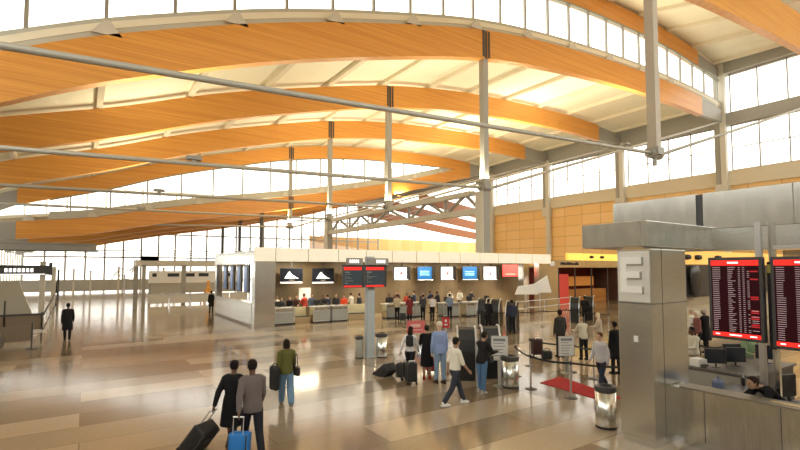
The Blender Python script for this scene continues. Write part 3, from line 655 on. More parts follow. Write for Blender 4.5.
# ================================================================== BINS, SIGNS, STANCHIONS, CARPET, KIOSKS
def bin_(x, y, label, r0=.24, h=.92, m=None, top=True):
    r = empty('trash_can', (x, y, 0), 0, label, 'trash can', 'round stainless trash cans')
    bm = bmesh.new(); lathe(bm, [(r0*.98, 0), (r0*.98, .05), (r0, .06), (r0, h*.86)], 28); finish(bm, 'body', m or M_STEEL_V, r, True)
    bm = bmesh.new(); lathe(bm, [(r0*1.03, h*.86), (r0*1.05, h*.9), (r0*1.02, h*.97), (r0*.7, h), (r0*.6, h*.97), (r0*.6, h*.9)], 28); finish(bm, 'lid', M_CHAR, r)
    bm = bmesh.new(); lathe(bm, [(r0*1.0, 0.0), (r0*1.02, .045)], 28); finish(bm, 'base_ring', M_BLACK, r); return r
bin_(10.5, 9.75, 'stainless trash can with dark lid behind the standing sign', .26, .92)
bin_(9.62, 6.13, 'stainless trash can tucked against the left side of the E pillar', .22, .92)
bin_(9.75, 15.75, 'stainless trash can with bluish lid right of the light column', .23, .95, None)
bin_(8.95, 16.1, 'narrow brown-grey trash can left of the light column', .16, .85, M_PAINT)
def stand_sign(x, y, rz, w, h, top, label, face=M_WHITE, lines=5):
    r = empty('standing_sign', (x, y, 0), rz, label, 'sign')
    bm = bmesh.new(); lathe(bm, [(.2, 0), (.2, .015), (.05, .03)], 20); finish(bm, 'base', M_PAINT, r)
    box('pole', M_SILVER, -.06, .06, -.02, .02, .02, top-h+.05, r); box('frame', M_SILVER, -w/2-.02, w/2+.02, -.02, .02, top-h-.02, top+.02, r)
    f = box('face', face, -w/2, w/2, -.026, -.02, top-h, top, r)
    bm = bmesh.new()
    B(bm, -w*.4, w*.36, -.031, -.026, top-.13, top-.05)
    for i in range(lines): B(bm, -w*.38, w*(.1+.25*random.random()), -.030, -.026, top-.20-.09*i, top-.18-.09*i)
    finish(bm, 'lettering', mat('sign_print', (.25, .28, .32), .6), f); return r
x, y = hit(500, 386); stand_sign(x, y, -.75, .46, .68, 1.45, 'white and grey instruction sign on a broad post before the kiosks')
x, y = hit(567, 373); stand_sign(x, y, -.5, .52, .62, 1.2, 'white notice sign on a pole behind the belt, beside the dark-coated man')
r = empty('poster_stand', (hit(416, 345)[0], hit(416, 345)[1], 0), -.4, 'pink-red poster board standing behind the waiting group', 'sign')
box('poster', mat('pink_red_poster', (.62, .14, .14), .5), -.42, .42, -.02, .02, .55, 1.1, r); box('leg', M_SILVER, -.03, .03, -.02, .02, 0, .55, r); box('foot', M_PAINT, -.2, .2, -.15, .15, 0, .02, r)
bm = bmesh.new(); B(bm, -.25, .2, -.026, -.02, .8, .95); B(bm, -.3, .3, -.026, -.02, .66, .7); finish(bm, 'lettering', mat('pale_pink_print', (.8, .5, .48), .5), r)
r = empty('kiosk_sign', (hit(446, 380)[0], hit(446, 380)[1], 0), -.5, 'small red sign on a pole above the dark kiosk', 'sign')
box('panel', M_RED, -.11, .11, -.015, .015, 1.62, 1.95, r); box('pole', M_SILVER, -.015, .015, -.01, .01, 0, 1.62, r); box('foot', M_PAINT, -.12, .12, -.12, .12, 0, .02, r)
bm = bmesh.new(); B(bm, -.05, .05, -.02, -.015, 1.7, 1.74); B(bm, -.03, .03, -.02, -.015, 1.8, 1.88); finish(bm, 'lettering', M_WHITE, r)
def stanchion(x, y, label, nxt=None):
    r = empty('belt_post', (x, y, 0), 0, label, 'stanchion', 'queue stanchions')
    bm = bmesh.new(); lathe(bm, [(.17, 0), (.17, .012), (.05, .04), (.03, .045)], 20); finish(bm, 'base', M_CHAR, r)
    bm = bmesh.new(); lathe(bm, [(.025, .03), (.025, .90)], 12); finish(bm, 'post', M_SILVER, r)
    bm = bmesh.new(); lathe(bm, [(.034, .88), (.034, .98), (.02, .99)], 12); finish(bm, 'belt_head', M_CHAR, r)
    if nxt:
        dx, dy = nxt[0]-x, nxt[1]-y; bm = bmesh.new(); n = 8; L = math.hypot(dx, dy); o = Vector((-dy, dx, 0))/L*.002
        P = [Vector((dx*i/n, dy*i/n, .93-.05*math.sin(PI*i/n)*(1 if L < 4 else 2))) for i in range(n+1)]
        V = [[bm.verts.new(p+s*o+Vector((0, 0, z))) for s in (-1, 1) for z in (-.028, .028)] for p in P]
        for i in range(n):
            for a, b in ((0, 1), (1, 3), (3, 2), (2, 0)): bm.faces.new((V[i][a], V[i][b], V[i+1][b], V[i+1][a]))
        finish(bm, 'belt', M_BLACK, r)
    return r
ST = [hit(516, 376), hit(531, 389), hit(571, 398), (12.15, 6.6)]
labs = ['queue stanchion half hidden behind the instruction sign', 'queue stanchion on bare floor left of the red carpet', 'queue stanchion standing in front of the red carpet', 'queue stanchion hidden mostly behind the E pillar']
for i, p in enumerate(ST): stanchion(p[0], p[1], labs[i], ST[i+1] if i+1 < len(ST) else None)
S2 = [hit(530, 366), hit(567, 373), hit(594, 379)]
S3 = [hit(543, 327), hit(566, 325), hit(609, 332)]
S4 = [hit(480, 330), hit(512, 328), hit(543, 327)]
lab2 = ['queue stanchion in the middle row behind the dark suitcases', 'queue stanchion beside the white notice sign', 'queue stanchion behind the person in the grey sweater']
stanchion(*S2[0], lab2[0], S2[1]); stanchion(S2[1][0]+.25, S2[1][1], lab2[1], S2[2]); stanchion(*S2[2], lab2[2])
lab3 = ['far queue stanchion before the shop front pier', 'far queue stanchion before the red shop display', 'far queue stanchion close to the left edge of the E pillar']
for i in range(3): stanchion(*S3[i], lab3[i], S3[i+1] if i < 2 else None)
lab4 = ['far queue stanchion left of the self-service kiosks', 'far queue stanchion between the self-service kiosks']
for i in range(2): stanchion(*S4[i], lab4[i], S4[i+1])
for i, (px, py, nx, ny) in enumerate(((697, 372, 722, 377), (722, 377, 760, 372))):
    a, b = hit(px, py); c_, d_ = hit(nx, ny); stanchion(a, b, 'stanchion '+('nearest the E pillar' if i == 0 else 'under the left flight board')+' in the queue behind the counter wall', (c_, d_))
bm = bmesh.new(); q = [hit(540, 383), hit(560, 377), hit(622, 398), hit(606, 402)]; prism(bm, q, 'z', .001, .016)
tag(finish(bm, 'floor_carpet', M_CARPET), 'red carpet runner lying on the floor beside the queue belts', 'carpet')
def kiosk(x, y, rz, label, h=1.62, s=1.0):
    r = empty('self_service_kiosk', (x, y, 0), rz, label, 'kiosk', 'dark self-service kiosks')
    prof = [(-.35, 0), (.38, 0), (.42, .9), (.36, 1.25), (.2, h-.06), (.02, h), (-.12, h-.06), (-.10, 1.2), (-.28, 1.02), (-.32, .6)]
    bm = bmesh.new(); prism(bm, [(a*s, b) for a, b in prof], 'x', -.27*s, .27*s); finish(bm, 'body', M_BLACK, r)
    for sd in (-1, 1):
        bm = bmesh.new(); arc = [(.40, 0), (.44, .9), (.38, 1.27), (.21, h-.03), (.02, h+.03), (-.13, h-.03)]
        for a, b in zip(arc, arc[1:]): bar(bm, (sd*.28*s, a[0]*s, a[1]), (sd*.28*s, b[0]*s, b[1]), .05)
        finish(bm, 'edge_trim', M_SILVER, r)
    bm = bmesh.new(); bar(bm, (0, -.13*s, 1.22), (0, -.115*s, h-.1), .02, .42*s); 
    bm.free(); box('screen', mat('kiosk_screen', (.1, .2, .3), .2, emit=(.15, .28, .4), es=.5), -.2*s, .2*s, -.135*s, -.12*s, 1.24, h-.12, r)
    box('keyboard_shelf', M_CHAR, -.24*s, .24*s, -.42*s, -.2*s, .98, 1.03, r); box('printer_slot', M_SILVER, -.12*s, .12*s, -.335*s, -.31*s, .7, .82, r)
    return r
for i, (px, py, rz) in enumerate(((466, 378, 2.5), (489, 376, 2.6))):
    a, b = hit(px, py); kiosk(a, b, rz, ('left' if i == 0 else 'right')+' dark kiosk of the pair before the person in the dark jacket')
for i, (px, py) in enumerate(((484, 325), (497, 326), (513, 330), (576, 322), (590, 320))):
    a, b = hit(px, py); kiosk(a, b, 2.0, 'distant dark self-service kiosk, '+ORD[i]+' from the left beyond the queue belts')
# long baggage conveyor / barrier line under canopy right part
q = empty('conveyor_rail', (26.8, 24.6, 0), 0, 'long steel rail barrier before the right-hand check-in desks', 'barrier')
for z in (.35, .9): bm = bmesh.new(); tube(bm, (0, 0, z), (9.5, 1.5, z), .035); finish(bm, 'rail', M_SILVER, q)
for i in range(5): bm = bmesh.new(); tube(bm, (2.35*i, .37*i, 0), (2.35*i, .37*i, .93), .035); finish(bm, 'post', M_SILVER, q)

# ================================================================== LEFT SIDE OF THE HALL
for i, (px, py, zt, w, lab) in enumerate(((41, 318, 3.9, .32, 'pale steel post at the upper end of the left railing'), (52.5, 306, 3.55, .34, 'broad pale steel post beside the dark sign arm'), (57.5, 300, 3.3, .2, 'thin dark post behind the broad pale one on the left'))):
    a, b = hit(px, py); c = empty('barrier_post', (a, b, 0), 0, lab, 'post'); box('shaft', M_PALE if i < 2 else M_CHAR, -w/2, w/2, -w/2, w/2, 0, zt, c); box('cap', M_PAINT, -w/2-.03, w/2+.03, -w/2-.03, w/2+.03, zt, zt+.05, c)
for i, (px, py, zt, w) in enumerate(((134, 309, 3.6, .22), (143, 307, 3.7, .30), (183, 304, 3.7, .36), (73, 296, 3.3, .22), (90, 296, 3.1, .2), (118, 295, 3.6, .25), (163, 297, 3.5, .22))):
    a, b = hit(px, py); c = empty('canopy_post', (a, b, 0), 0, 'slim steel post of the far island, '+['first pair left', 'first pair right', 'standing alone before the dark lettering', 'left of it near the far wall', 'second near the far wall', 'behind the wire sculpture', 'between the barriers'][i], 'post', 'posts of the far island')
    box('shaft', M_PAINT if i in (0, 1, 2) else M_PALE, -w/2, w/2, -w/2, w/2, 0, zt, c); box('cap', M_PAINT, -w/2-.05, w/2+.05, -w/2-.05, w/2+.05, zt, zt+.08, c)
# far island: white band with dark marks on a frame
a, b = 4.2, 53.5
r = empty('far_sign_band', (a, b, 0), 0, 'white sign band with a row of dark marks over the far island', 'sign')
box('panel', M_WHITE, 1.2, 10.6, 0, .3, 1.95, 3.2, r)
bm = bmesh.new()
for x0, x1 in ((1.5, 1.9), (2.9, 4.0), (4.2, 5.5), (5.9, 6.9), (7.6, 8.2), (8.7, 9.5), (9.9, 10.3)): B(bm, x0, x1, -.03, 0, 2.6, 2.95)
finish(bm, 'lettering', M_BLACK, r)
box('post', M_PAINT, 1.2, 1.4, .05, .25, 0, 1.95, r); box('post', M_PAINT, 10.3, 10.5, .05, .25, 0, 1.95, r); box('base_panel', M_GREYWALL, 1.4, 10.3, .1, .2, .9, 1.95, r)
r = empty('far_canopy', (4.6, 54.2, 3.3), 0, 'pale canopy roof over the far island counters', 'canopy')
box('roof', M_PALE, -.4, 10.5, -.5, 2.0, .35, 1.0, r)
for x in (-.2, 10.1): box('post', M_PAINT, x, x+.2, 1.2, 1.4, -3.3, .35, r); box('crest', M_SILL, .1, 1.6, -.62, 0, .98, 1.4, r)
for i in range(5):
    r = empty('crowd_barrier', (4.9+1.85*i, 49.2, 0), 0, 'low pale glass barrier, '+ORD[i]+' from the left before the far island', 'barrier', 'glass barriers before the far island')
    box('pane', mat('frosted_panel', (.66, .64, .56), .4), 0, 1.75, -.02, .02, .15, .95, r); box('rail', M_SILVER, 0, 1.78, -.04, .04, .95, 1.02, r); box('leg', M_SILVER, 0, .06, -.05, .05, 0, .95, r); box('leg', M_SILVER, 1.7, 1.76, -.05, .05, 0, .95, r)
M_OR = mat('orange_paint', (.85, .42, .08), .5)
a, b = hit(208, 303); r = empty('folding_ladder', (a, b, 0), .2, 'yellow-orange folding stand left of the check-in island', 'ladder')
for x0, y0, x1, y1 in ((-.55, -.3, .35, 0), (.55, -.3, -.35, 0)):
    bm = bmesh.new(); bar(bm, (x0, y0, 0), (x1*.3, y1, 2.2), .12); finish(bm, 'leg', M_OR, r)
    bm = bmesh.new(); bar(bm, (x0, .5, 0), (x1*.3, y1, 2.2), .12); finish(bm, 'leg', M_OR, r)
for z in (.6, 1.1, 1.5): w = .5*(1-z/2.4); bm = bmesh.new(); bar(bm, (-w, -.2, z), (w, -.2, z), .09); finish(bm, 'rung', M_OR, r)
a, b = hit(124, 297); r = empty('wire_sculpture', (a, b, 0), 0, 'silvery wire sculpture on a stem before the far glass', 'sculpture')
bm = bmesh.new(); rnd = random.Random(3)
for i in range(16):
    p = Vector((rnd.uniform(-1.5, 1.5), rnd.uniform(-.4, .4), rnd.uniform(2.0, 3.7))); q = Vector((rnd.uniform(-1.5, 1.5), rnd.uniform(-.4, .4), rnd.uniform(2.0, 3.7))); tube(bm, p, q, .045, seg=6)
finish(bm, 'wires', M_SILVER, r); box('stem', M_SILVER, -.08, .08, -.08, .08, 0, 2.8, r)
# gate sign arm, slanted panel
a, b = -4.9, 41
r = empty('gate_sign', (-5.4, 41, 2.9), 0, 'dark hanging gate sign with white lettering at the left edge', 'sign')
box('panel', M_CHAR, 0, 3.3, 0, .2, .12, .78, r); box('bar', M_CHAR, 3.3, 3.5, -.02, .2, .1, 1.0, r); box('pole', M_CHAR, .2, .35, .05, .2, -2.9, .12, r)
bm = bmesh.new(); x = .9
while x < 2.3: B(bm, x, x+.16, -.02, 0, .32, .58); x += .23
B(bm, .5, 3.1, -.02, 0, .02+.12, .2); finish(bm, 'lettering', M_SWHT2, r)
bm = bmesh.new(); prism(bm, [(-6.6, .0), (-3.3, .0), (-4.2, 2.5), (-6.6, 2.5)], 'y', 46, 46.2)
tag(finish(bm, 'slanted_panel', mat('pale_grey_panel', (.55, .55, .50), .5)), 'pale grey panel with a slanted side under the gate sign', 'panel')
# stair railing at the left
r = empty('stair_railing', (-3.6, 29.5, 0), 0, 'dark stair railing with brown panel beside the parked car on the left', 'railing')
box('panel', mat('brown_rail_panel', (.20, .15, .10), .5), -1.2, 1.9, 0, .08, .45, 1.15, r); box('top_rail', M_CHAR, -1.2, 2.0, -.03, .09, 1.15, 1.24, r); box('kerb', M_PALE, -1.2, 2.0, -.1, .16, .28, .42, r)
for i, x in enumerate((-.95, .4, 1.85)): box('post', M_CHAR, x, x+.07, 0, .07, 0, 1.9 if i < 2 else 1.3, r)
bm = bmesh.new(); bar(bm, (1.95, 0, 1.2), (2.0, 9.0, 1.75), .08); bar(bm, (1.95, 0, .45), (2.0, 9.0, 1.0), .06); finish(bm, 'side_rail', M_CHAR, r)
for i in range(1, 5): bm = bmesh.new(); bar(bm, (1.96, 2.1*i, 0), (1.97, 2.1*i, 1.2+.13*i), .06); finish(bm, 'post', M_PALE, r)
r = empty('dark_barrier', (-3.2, 25.8, 0), 0, 'low dark barrier with thin post right behind the parked car', 'barrier')
box('panel', mat('brown_rail_panel', (.20, .15, .10)), -1.3, 1.35, 0, .06, .35, 1.0, r); box('post', M_CHAR, 1.35, 1.41, -.02, .06, 0, 1.15, r); box('base', M_CHAR, 1.2, 1.6, -.2, .2, 0, .02, r)
# parked display car: only its rear corner shows
a, b = hit(10.5, 361)
r = empty('car', (a-.95, b+1.7, 0), PI-.08, 'dark silver car showing only a wheel and one corner at the left edge', 'car')
prof = [(-.55, .32), (-.62, .62), (-.5, .86), (.2, .95), (.9, 1.38), (2.3, 1.42), (3.1, .98), (4.0, .85), (4.1, .5), (4.0, .28), (3.5, .25), (.6, .25), (-.3, .28)]
bm = bmesh.new()
R = []
for yy, k in ((-.02, .86), (.12, 1.0), (1.55, 1.0), (1.69, .86)): R.append([bm.verts.new((1.7+(x-1.7)*(.97 if k < 1 else 1), yy, .25+(z-.25)*k)) for x, z in prof])
bm.faces.new(R[0]); bm.faces.new(R[-1][::-1])
for k in range(3):
    for i in range(len(prof)): j = (i+1) % len(prof); bm.faces.new((R[k][i], R[k][j], R[k+1][j], R[k+1][i]))
o = finish(bm, 'body', mat('car_paint', (.10, .10, .10), .25, .6), r); 
bm = bmesh.new(); prism(bm, [(.55, .98), (1.05, 1.3), (2.2, 1.34), (2.85, 1.0)], 'y', .02, .1); finish(bm, 'side_window', M_BLACK, r)
for x, y in ((.15, -.06), (.15, 1.5), (3.0, -.06), (3.0, 1.5)):
    wb = bmesh.new(); tube(wb, (x, y, .33), (x, y+.22, .33), .33, seg=24); o = finish(wb, 'wheel', M_RUBBER, r)
    wb = bmesh.new(); tube(wb, (x, y-.012, .33), (x, y+.23, .33), .21, seg=16); finish(wb, 'rim', M_SILVER, o)

# ================================================================== PEOPLE
SKIN = {'light': (.62, .40, .29), 'tan': (.42, .25, .16), 'dark': (.13, .07, .045)}
def pose_points(P):
    """joint positions of a 1.75 m figure facing +Y"""
    J = {}; lean = math.radians(P.get('lean', 2)); legs = P.get('legs', ((4, 2), (-4, 2))); J['legs'] = []
    foot = 0
    for s, (a, k) in zip((-1, 1), legs):
        a_, s_ = math.radians(a), math.radians(a-k)
        hip = Vector((s*.092, 0, 0)); kn = hip+Vector((s*.01, math.sin(a_), -math.cos(a_)))*.43; an = kn+Vector((0, math.sin(s_), -math.cos(s_)))*.41
        tip = math.radians(P.get('toe', {}).get(s, 0)); J['legs'].append([hip, kn, an, tip]); foot = min(foot, an.z)
    ph = -foot+.085; J['ph'] = ph
    for L in J['legs']:
        for i in range(3): L[i] = L[i]+Vector((0, 0, ph))
    up = Vector((0, math.sin(lean), math.cos(lean))); J['up'] = up; J['pel'] = Vector((0, 0, ph))
    J['chest'] = J['pel']+up*.40; J['sh'] = J['pel']+up*.50; J['neck'] = J['pel']+up*.585
    hl = math.radians(P.get('head', 0)); ht = P.get('turn', 0); J['head'] = J['neck']+Vector((math.sin(math.radians(ht))*.02, math.sin(lean+hl)*.13+.012, math.cos(lean+hl)*.13))
    J['arms'] = []
    for s, (sw, ab, eb, inw) in zip((-1, 1), P.get('arms', ((-6, 8, 12, 0), (6, 8, 12, 0)))):
        sh = J['sh']+Vector((s*.168, 0, -.025)); w = math.radians(sw)+0; b = math.radians(ab)
        d1 = Vector((s*math.sin(b), math.sin(w)*math.cos(b), -math.cos(w)*math.cos(b))); el = sh+d1*.29
        w2 = math.radians(sw+eb); i2 = math.radians(inw); d2 = Vector((s*math.sin(b*.4-i2), math.sin(w2)*math.cos(i2), -math.cos(w2)*math.cos(i2))); wr = el+d2*.25
        J['arms'].append([sh, el, wr, d2.normalized()])
    return J
def mk_body(J, fine, fem):
    bm = bmesh.new(); up = J['up']; pel = J['pel']; k = .93 if fem else 1.0
    loft(bm, [(pel-up*.06, .14, .10), (pel+up*.04, .155, .112), (pel+up*.18, .128*k, .095), (pel+up*.34, .146*k, .106), (pel+up*.46, .154*k, .100), (pel+up*.53, .11, .075), (pel+up*.56, .06, .055)], 18, 2.3)
    cap(bm, J['neck']-up*.05, J['head']-Vector((0, .01, .04)), .056, .052)
    h = J['head']; 
    loft(bm, [(h+Vector((0, .012, -.115)), .030, .034), (h+Vector((0, .010, -.09)), .052, .066), (h+Vector((0, .004, -.03)), .070, .088), (h+Vector((0, 0, .03)), .077, .096), (h+Vector((0, -.004, .075)), .068, .085), (h+Vector((0, -.006, .105)), .040, .052), (h+Vector((0, -.006, .118)), .012, .015)], 20, 2.1)
    cap(bm, h+Vector((0, .09, .012)), h+Vector((0, .108, -.022)), .010, .014, 8); 
    for s in (-1, 1): cap(bm, h+Vector((s*.078, -.006, .014)), h+Vector((s*.079, 0, -.026)), .016, .011, 8, .7)
    cap(bm, h+Vector((-.018, .083, -.058)), h+Vector((.018, .083, -.058)), .009, .009, 6)
    for hip, kn, an, tip in J['legs']:
        cap(bm, hip, kn, .085, .058); cap(bm, kn, an, .056, .040)
        cap(bm, an+Vector((0, -.02, -.035)), an+Vector((0, .13, -.055)), .042, .030, flat=1)
    for s, (sh, el, wr, d) in zip((-1, 1), J['arms']):
        cap(bm, J['sh']+Vector((s*.10, 0, .0)), sh, .062, .056); cap(bm, sh, el, .052, .041); cap(bm, el, wr, .040, .028)
        palm = wr+d*.075; sd = Vector((0, 1, 0))-d*d.y; sd.normalize(); nrm = d.cross(sd)
        cap(bm, wr+d*.02+sd*.012, palm+sd*.014, .026, .024, 8); cap(bm, wr+d*.02-sd*.012, palm-sd*.016, .026, .024, 8)
        if fine:
            inn = nrm*(1 if (nrm.x*s < 0) else -1)
            for i, (off, ln) in enumerate(((.030, .068), (.010, .078), (-.010, .072), (-.029, .055))):
                a = palm+sd*off; b = a+d*ln*.6; c = b+(d*.65+inn*.75)*ln*.45; cap(bm, a-d*.01, b, .0100, .0092, 6); cap(bm, b, c, .0092, .008, 6)
            cap(bm, wr+d*.03+sd*.025, wr+d*.065+sd*.052+inn*.012, .0125, .010, 6); cap(bm, wr+d*.065+sd*.052+inn*.012, wr+d*.095+sd*.05+inn*.025, .010, .0085, 6)
        else: cap(bm, palm, palm+d*.06, .026, .018, 8); cap(bm, wr+d*.03+sd*.025, wr+d*.08+sd*.05, .012, .009, 6)
    return smoothmix(bm, .0105 if fine else .02, 3 if fine else 2)
def mk_top(J, kind, fine, fem):
    bm = bmesh.new(); up = J['up']; pel = J['pel']; k = .93 if fem else 1.0; e = .016 if kind == 'shirt' else .024
    hem = {'shirt': .02, 'jacket': -.07, 'coat': -.42, 'dress': -.50}[kind]
    rings = []
    if hem < -.2:
        rings += [(pel+Vector((0, 0, hem)), .20+e, .17+e), (pel+Vector((0, 0, hem*.5)), .185+e, .15+e)]
    else: rings += [(pel+up*hem, .152+e, .112+e)]
    rings += [(pel+up*.06, .156+e, .114+e), (pel+up*.19, (.138*k)+e, .100+e), (pel+up*.34, .150*k+e, .110+e), (pel+up*.46, .158*k+e, .102+e), (pel+up*.535, .115+e, .075+e*.8), (pel+up*.565, .066+e*.5, .056+e*.5)]
    loft(bm, rings, 20, 2.3)
    for s, (sh, el, wr, d) in zip((-1, 1), J['arms']):
        cap(bm, J['sh']+Vector((s*.10, 0, .0)), sh, .064+e*.7, .057+e*.8); cap(bm, sh, el, .053+e*.8, .043+e*.8)
        if kind == 'shirt' and J.get('short'): pass
        else: cap(bm, el, wr-d*.01, .043+e*.8, .032+e*.6)
    if J.get('hood'): cap(bm, J['neck']+Vector((-.06, -.07, -.02)), J['neck']+Vector((.06, -.07, -.02)), .05)
    return smoothmix(bm, .015 if fine else .025, 3)
def mk_bottom(J, fine, wide=1.0):
    bm = bmesh.new(); up = J['up']; pel = J['pel']
    loft(bm, [(pel-Vector((0, 0, .09)), .13, .105), (pel-Vector((0, 0, .02)), .168, .125), (pel+up*.06, .165, .125), (pel+up*.10, .155, .118)], 18, 2.3)
    for hip, kn, an, tip in J['legs']:
        cap(bm, hip-Vector((0, 0, .03)), kn, .100, .074*wide); cap(bm, kn, an+Vector((0, 0, .02)), .073*wide, .064*wide)
    return smoothmix(bm, .015 if fine else .025, 3)
def mk_shoes(J, boot=False):
    out = []
    for hip, kn, an, tip in J['legs']:
        bm = bmesh.new(); c = an+Vector((0, 0, -.04)); T = math.tan(tip)
        loft(bm, [(c+Vector((0, .04, -.047)), .050, .140), (c+Vector((0, .04, -.02)), .052, .142), (c+Vector((0, .03, .0)), .046, .115), (c+Vector((0, -.01, .03)), .046, .062), (c+Vector((0, -.015, .07)), .045, .05)], 16, 2.4)
        if boot: cap(bm, an, an+(kn-an)*.72, .056, .070)
        me = bpy.data.meshes.new('shoe'); bmesh.ops.recalc_face_normals(bm, faces=bm.faces[:]); bm.to_mesh(me); bm.free(); me.polygons.foreach_set('use_smooth', [True]*len(me.polygons)); out.append(me)
    return out
def mk_hair(J, style, fine):
    bm = bmesh.new(); h = J['head']
    loft(bm, [(h+Vector((0, -.022, -.055)), .060, .062), (h+Vector((0, -.020, -.01)), .083, .078), (h+Vector((0, -.014, .04)), .088, .092), (h+Vector((0, -.008, .085)), .079, .090), (h+Vector((0, -.008, .118)), .05, .058), (h+Vector((0, -.008, .132)), .015, .02)], 20, 2.1)
    if style == 'long': loft(bm, [(h+Vector((0, -.07, -.27)), .06, .03), (h+Vector((0, -.06, -.20)), .095, .045), (h+Vector((0, -.045, -.06)), .095, .065), (h+Vector((0, -.03, .03)), .085, .07)], 14)
    if style == 'bun': cap(bm, h+Vector((0, -.09, .04)), h+Vector((0, -.115, .05)), .045, .035)
    if style == 'bob': loft(bm, [(h+Vector((0, -.03, -.13)), .085, .065), (h+Vector((0, -.022, -.05)), .098, .08), (h+Vector((0, -.015, .03)), .092, .085)], 16)
    return smoothmix(bm, .012 if fine else .022, 2)
def mk_cap(J):
    bm = bmesh.new(); h = J['head']
    loft(bm, [(h+Vector((0, -.004, .035)), .090, .108), (h+Vector((0, -.006, .09)), .086, .100), (h+Vector((0, -.006, .125)), .055, .065), (h+Vector((0, -.006, .138)), .015, .02)], 20)
    loft(bm, [(h+Vector((0, .09, .042)), .065, .085), (h+Vector((0, .09, .052)), .062, .082)], 16)
    me = bpy.data.meshes.new('cap'); bmesh.ops.recalc_face_normals(bm, faces=bm.faces[:]); bm.to_mesh(me); bm.free(); return me
def slotted(o, m):
    if not o.data.materials: o.data.materials.append(m)
    o.material_slots[0].link = 'OBJECT'; o.material_slots[0].material = m
CACHE = {}
def meshes(key, P, top, fem, hair, fine, boot, short, wide):
    k = (key, top, fem, hair, fine, boot, short, wide)
    if k in CACHE: return CACHE[k]
    J = pose_points(P); J['short'] = short
    r = dict(J=J, body=mk_body(J, fine, fem), top=mk_top(J, top, fine, fem), bottom=mk_bottom(J, fine, wide), shoes=mk_shoes(J, boot), hair=mk_cap(J) if hair == 'cap' else mk_hair(J, hair, fine))
    CACHE[k] = r; return r
POSE = {
 'stand': {'legs': ((4, 3), (-3, 2)), 'arms': ((2, 9, 14, 4), (-3, 9, 18, 4))},
 'stand2': {'legs': ((-2, 2), (5, 6)), 'arms': ((24, 8, 60, 10), (8, 8, 30, 6)), 'head': 12},
 'work': {'legs': ((3, 3), (-3, 2)), 'arms': ((30, 10, 62, 12), (34, 10, 55, 14)), 'lean': 8, 'head': 15},
 'walk': {'legs': ((24, 6), (-18, 16)), 'arms': ((-20, 8, 16, 2), (18, 8, 24, 4)), 'lean': 3},
 'walk_away': {'legs': ((17, 5), (-13, 20)), 'arms': ((-12, 9, 16, 2), (12, 9, 26, 2)), 'lean': 4},
 'pull_left': {'legs': ((22, 6), (-20, 22)), 'arms': ((-34, 14, 6, 0), (16, 8, 26, 4)), 'lean': 6},
 'pull_right': {'legs': ((-14, 14), (18, 6)), 'arms': ((12, 8, 18, 4), (-30, 12, 6, 0)), 'lean': 4},
 'bend': {'legs': ((4, 6), (-3, 4)), 'arms': ((40, 10, 30, 8), (46, 10, 30, 8)), 'lean': 52, 'head': 15},
}
def person(label, x, y, face, pose, skin, top, tc, bc, sc=(.03, .03, .03), hc=(.03, .02, .015), hair='short', fem=False, fine=False, h=1.75, boot=False, short=False, wide=1.0, group=None):
    """face = heading in radians, 0 looks along +Y"""
    M = meshes(pose, POSE[pose], top, fem, hair, fine, boot, short, wide)
    o = bpy.data.objects.new('person', M['body']); COL.objects.link(o); slotted(o, mat('skin_'+skin, SKIN[skin], .55)); tag(o, label, 'person', group)
    o.location = (x, y, 0); o.rotation_euler = (0, 0, face); o.scale = (h/1.75,)*3
    def add(nm, me, m):
        c = bpy.data.objects.new(nm, me); COL.objects.link(c); slotted(c, m); c.parent = o; return c
    add({'shirt': 'shirt', 'jacket': 'jacket', 'coat': 'coat', 'dress': 'dress'}[top], M['top'], cloth(tc))
    if top != 'dress': add('trousers', M['bottom'], cloth(bc))
    for s in M['shoes']: add('boot' if boot else 'shoe', s, cloth(sc))
    add('cap' if hair == 'cap' else 'hair', M['hair'], cloth(hc))
    if fine:
        hd = M['J']['head']; bm = bmesh.new()
        for s in (-1, 1): cap(bm, hd+Vector((s*.032, .083, .004)), hd+Vector((s*.032, .084, .004)), .0095, .0095, 8)
        finish(bm, 'eyes', M_BLACK, o, True)
        bm = bmesh.new(); cap(bm, hd+Vector((-.022, .0875, -.058)), hd+Vector((.022, .0875, -.058)), .006, .006, 6); finish(bm, 'mouth', mat('lips', (.3, .09, .08), .5), o, True)
    return o, M['J']
def hand(o, J, side):      # world position of a hand (0 left, 1 right)
    w = J['arms'][side][2]+J['arms'][side][3]*.09; s = o.scale[0]; r = o.rotation_euler[2]
    return Vector((o.location.x+s*(w.x*math.cos(r)-w.y*math.sin(r)), o.location.y+s*(w.x*math.sin(r)+w.y*math.cos(r)), s*w.z))
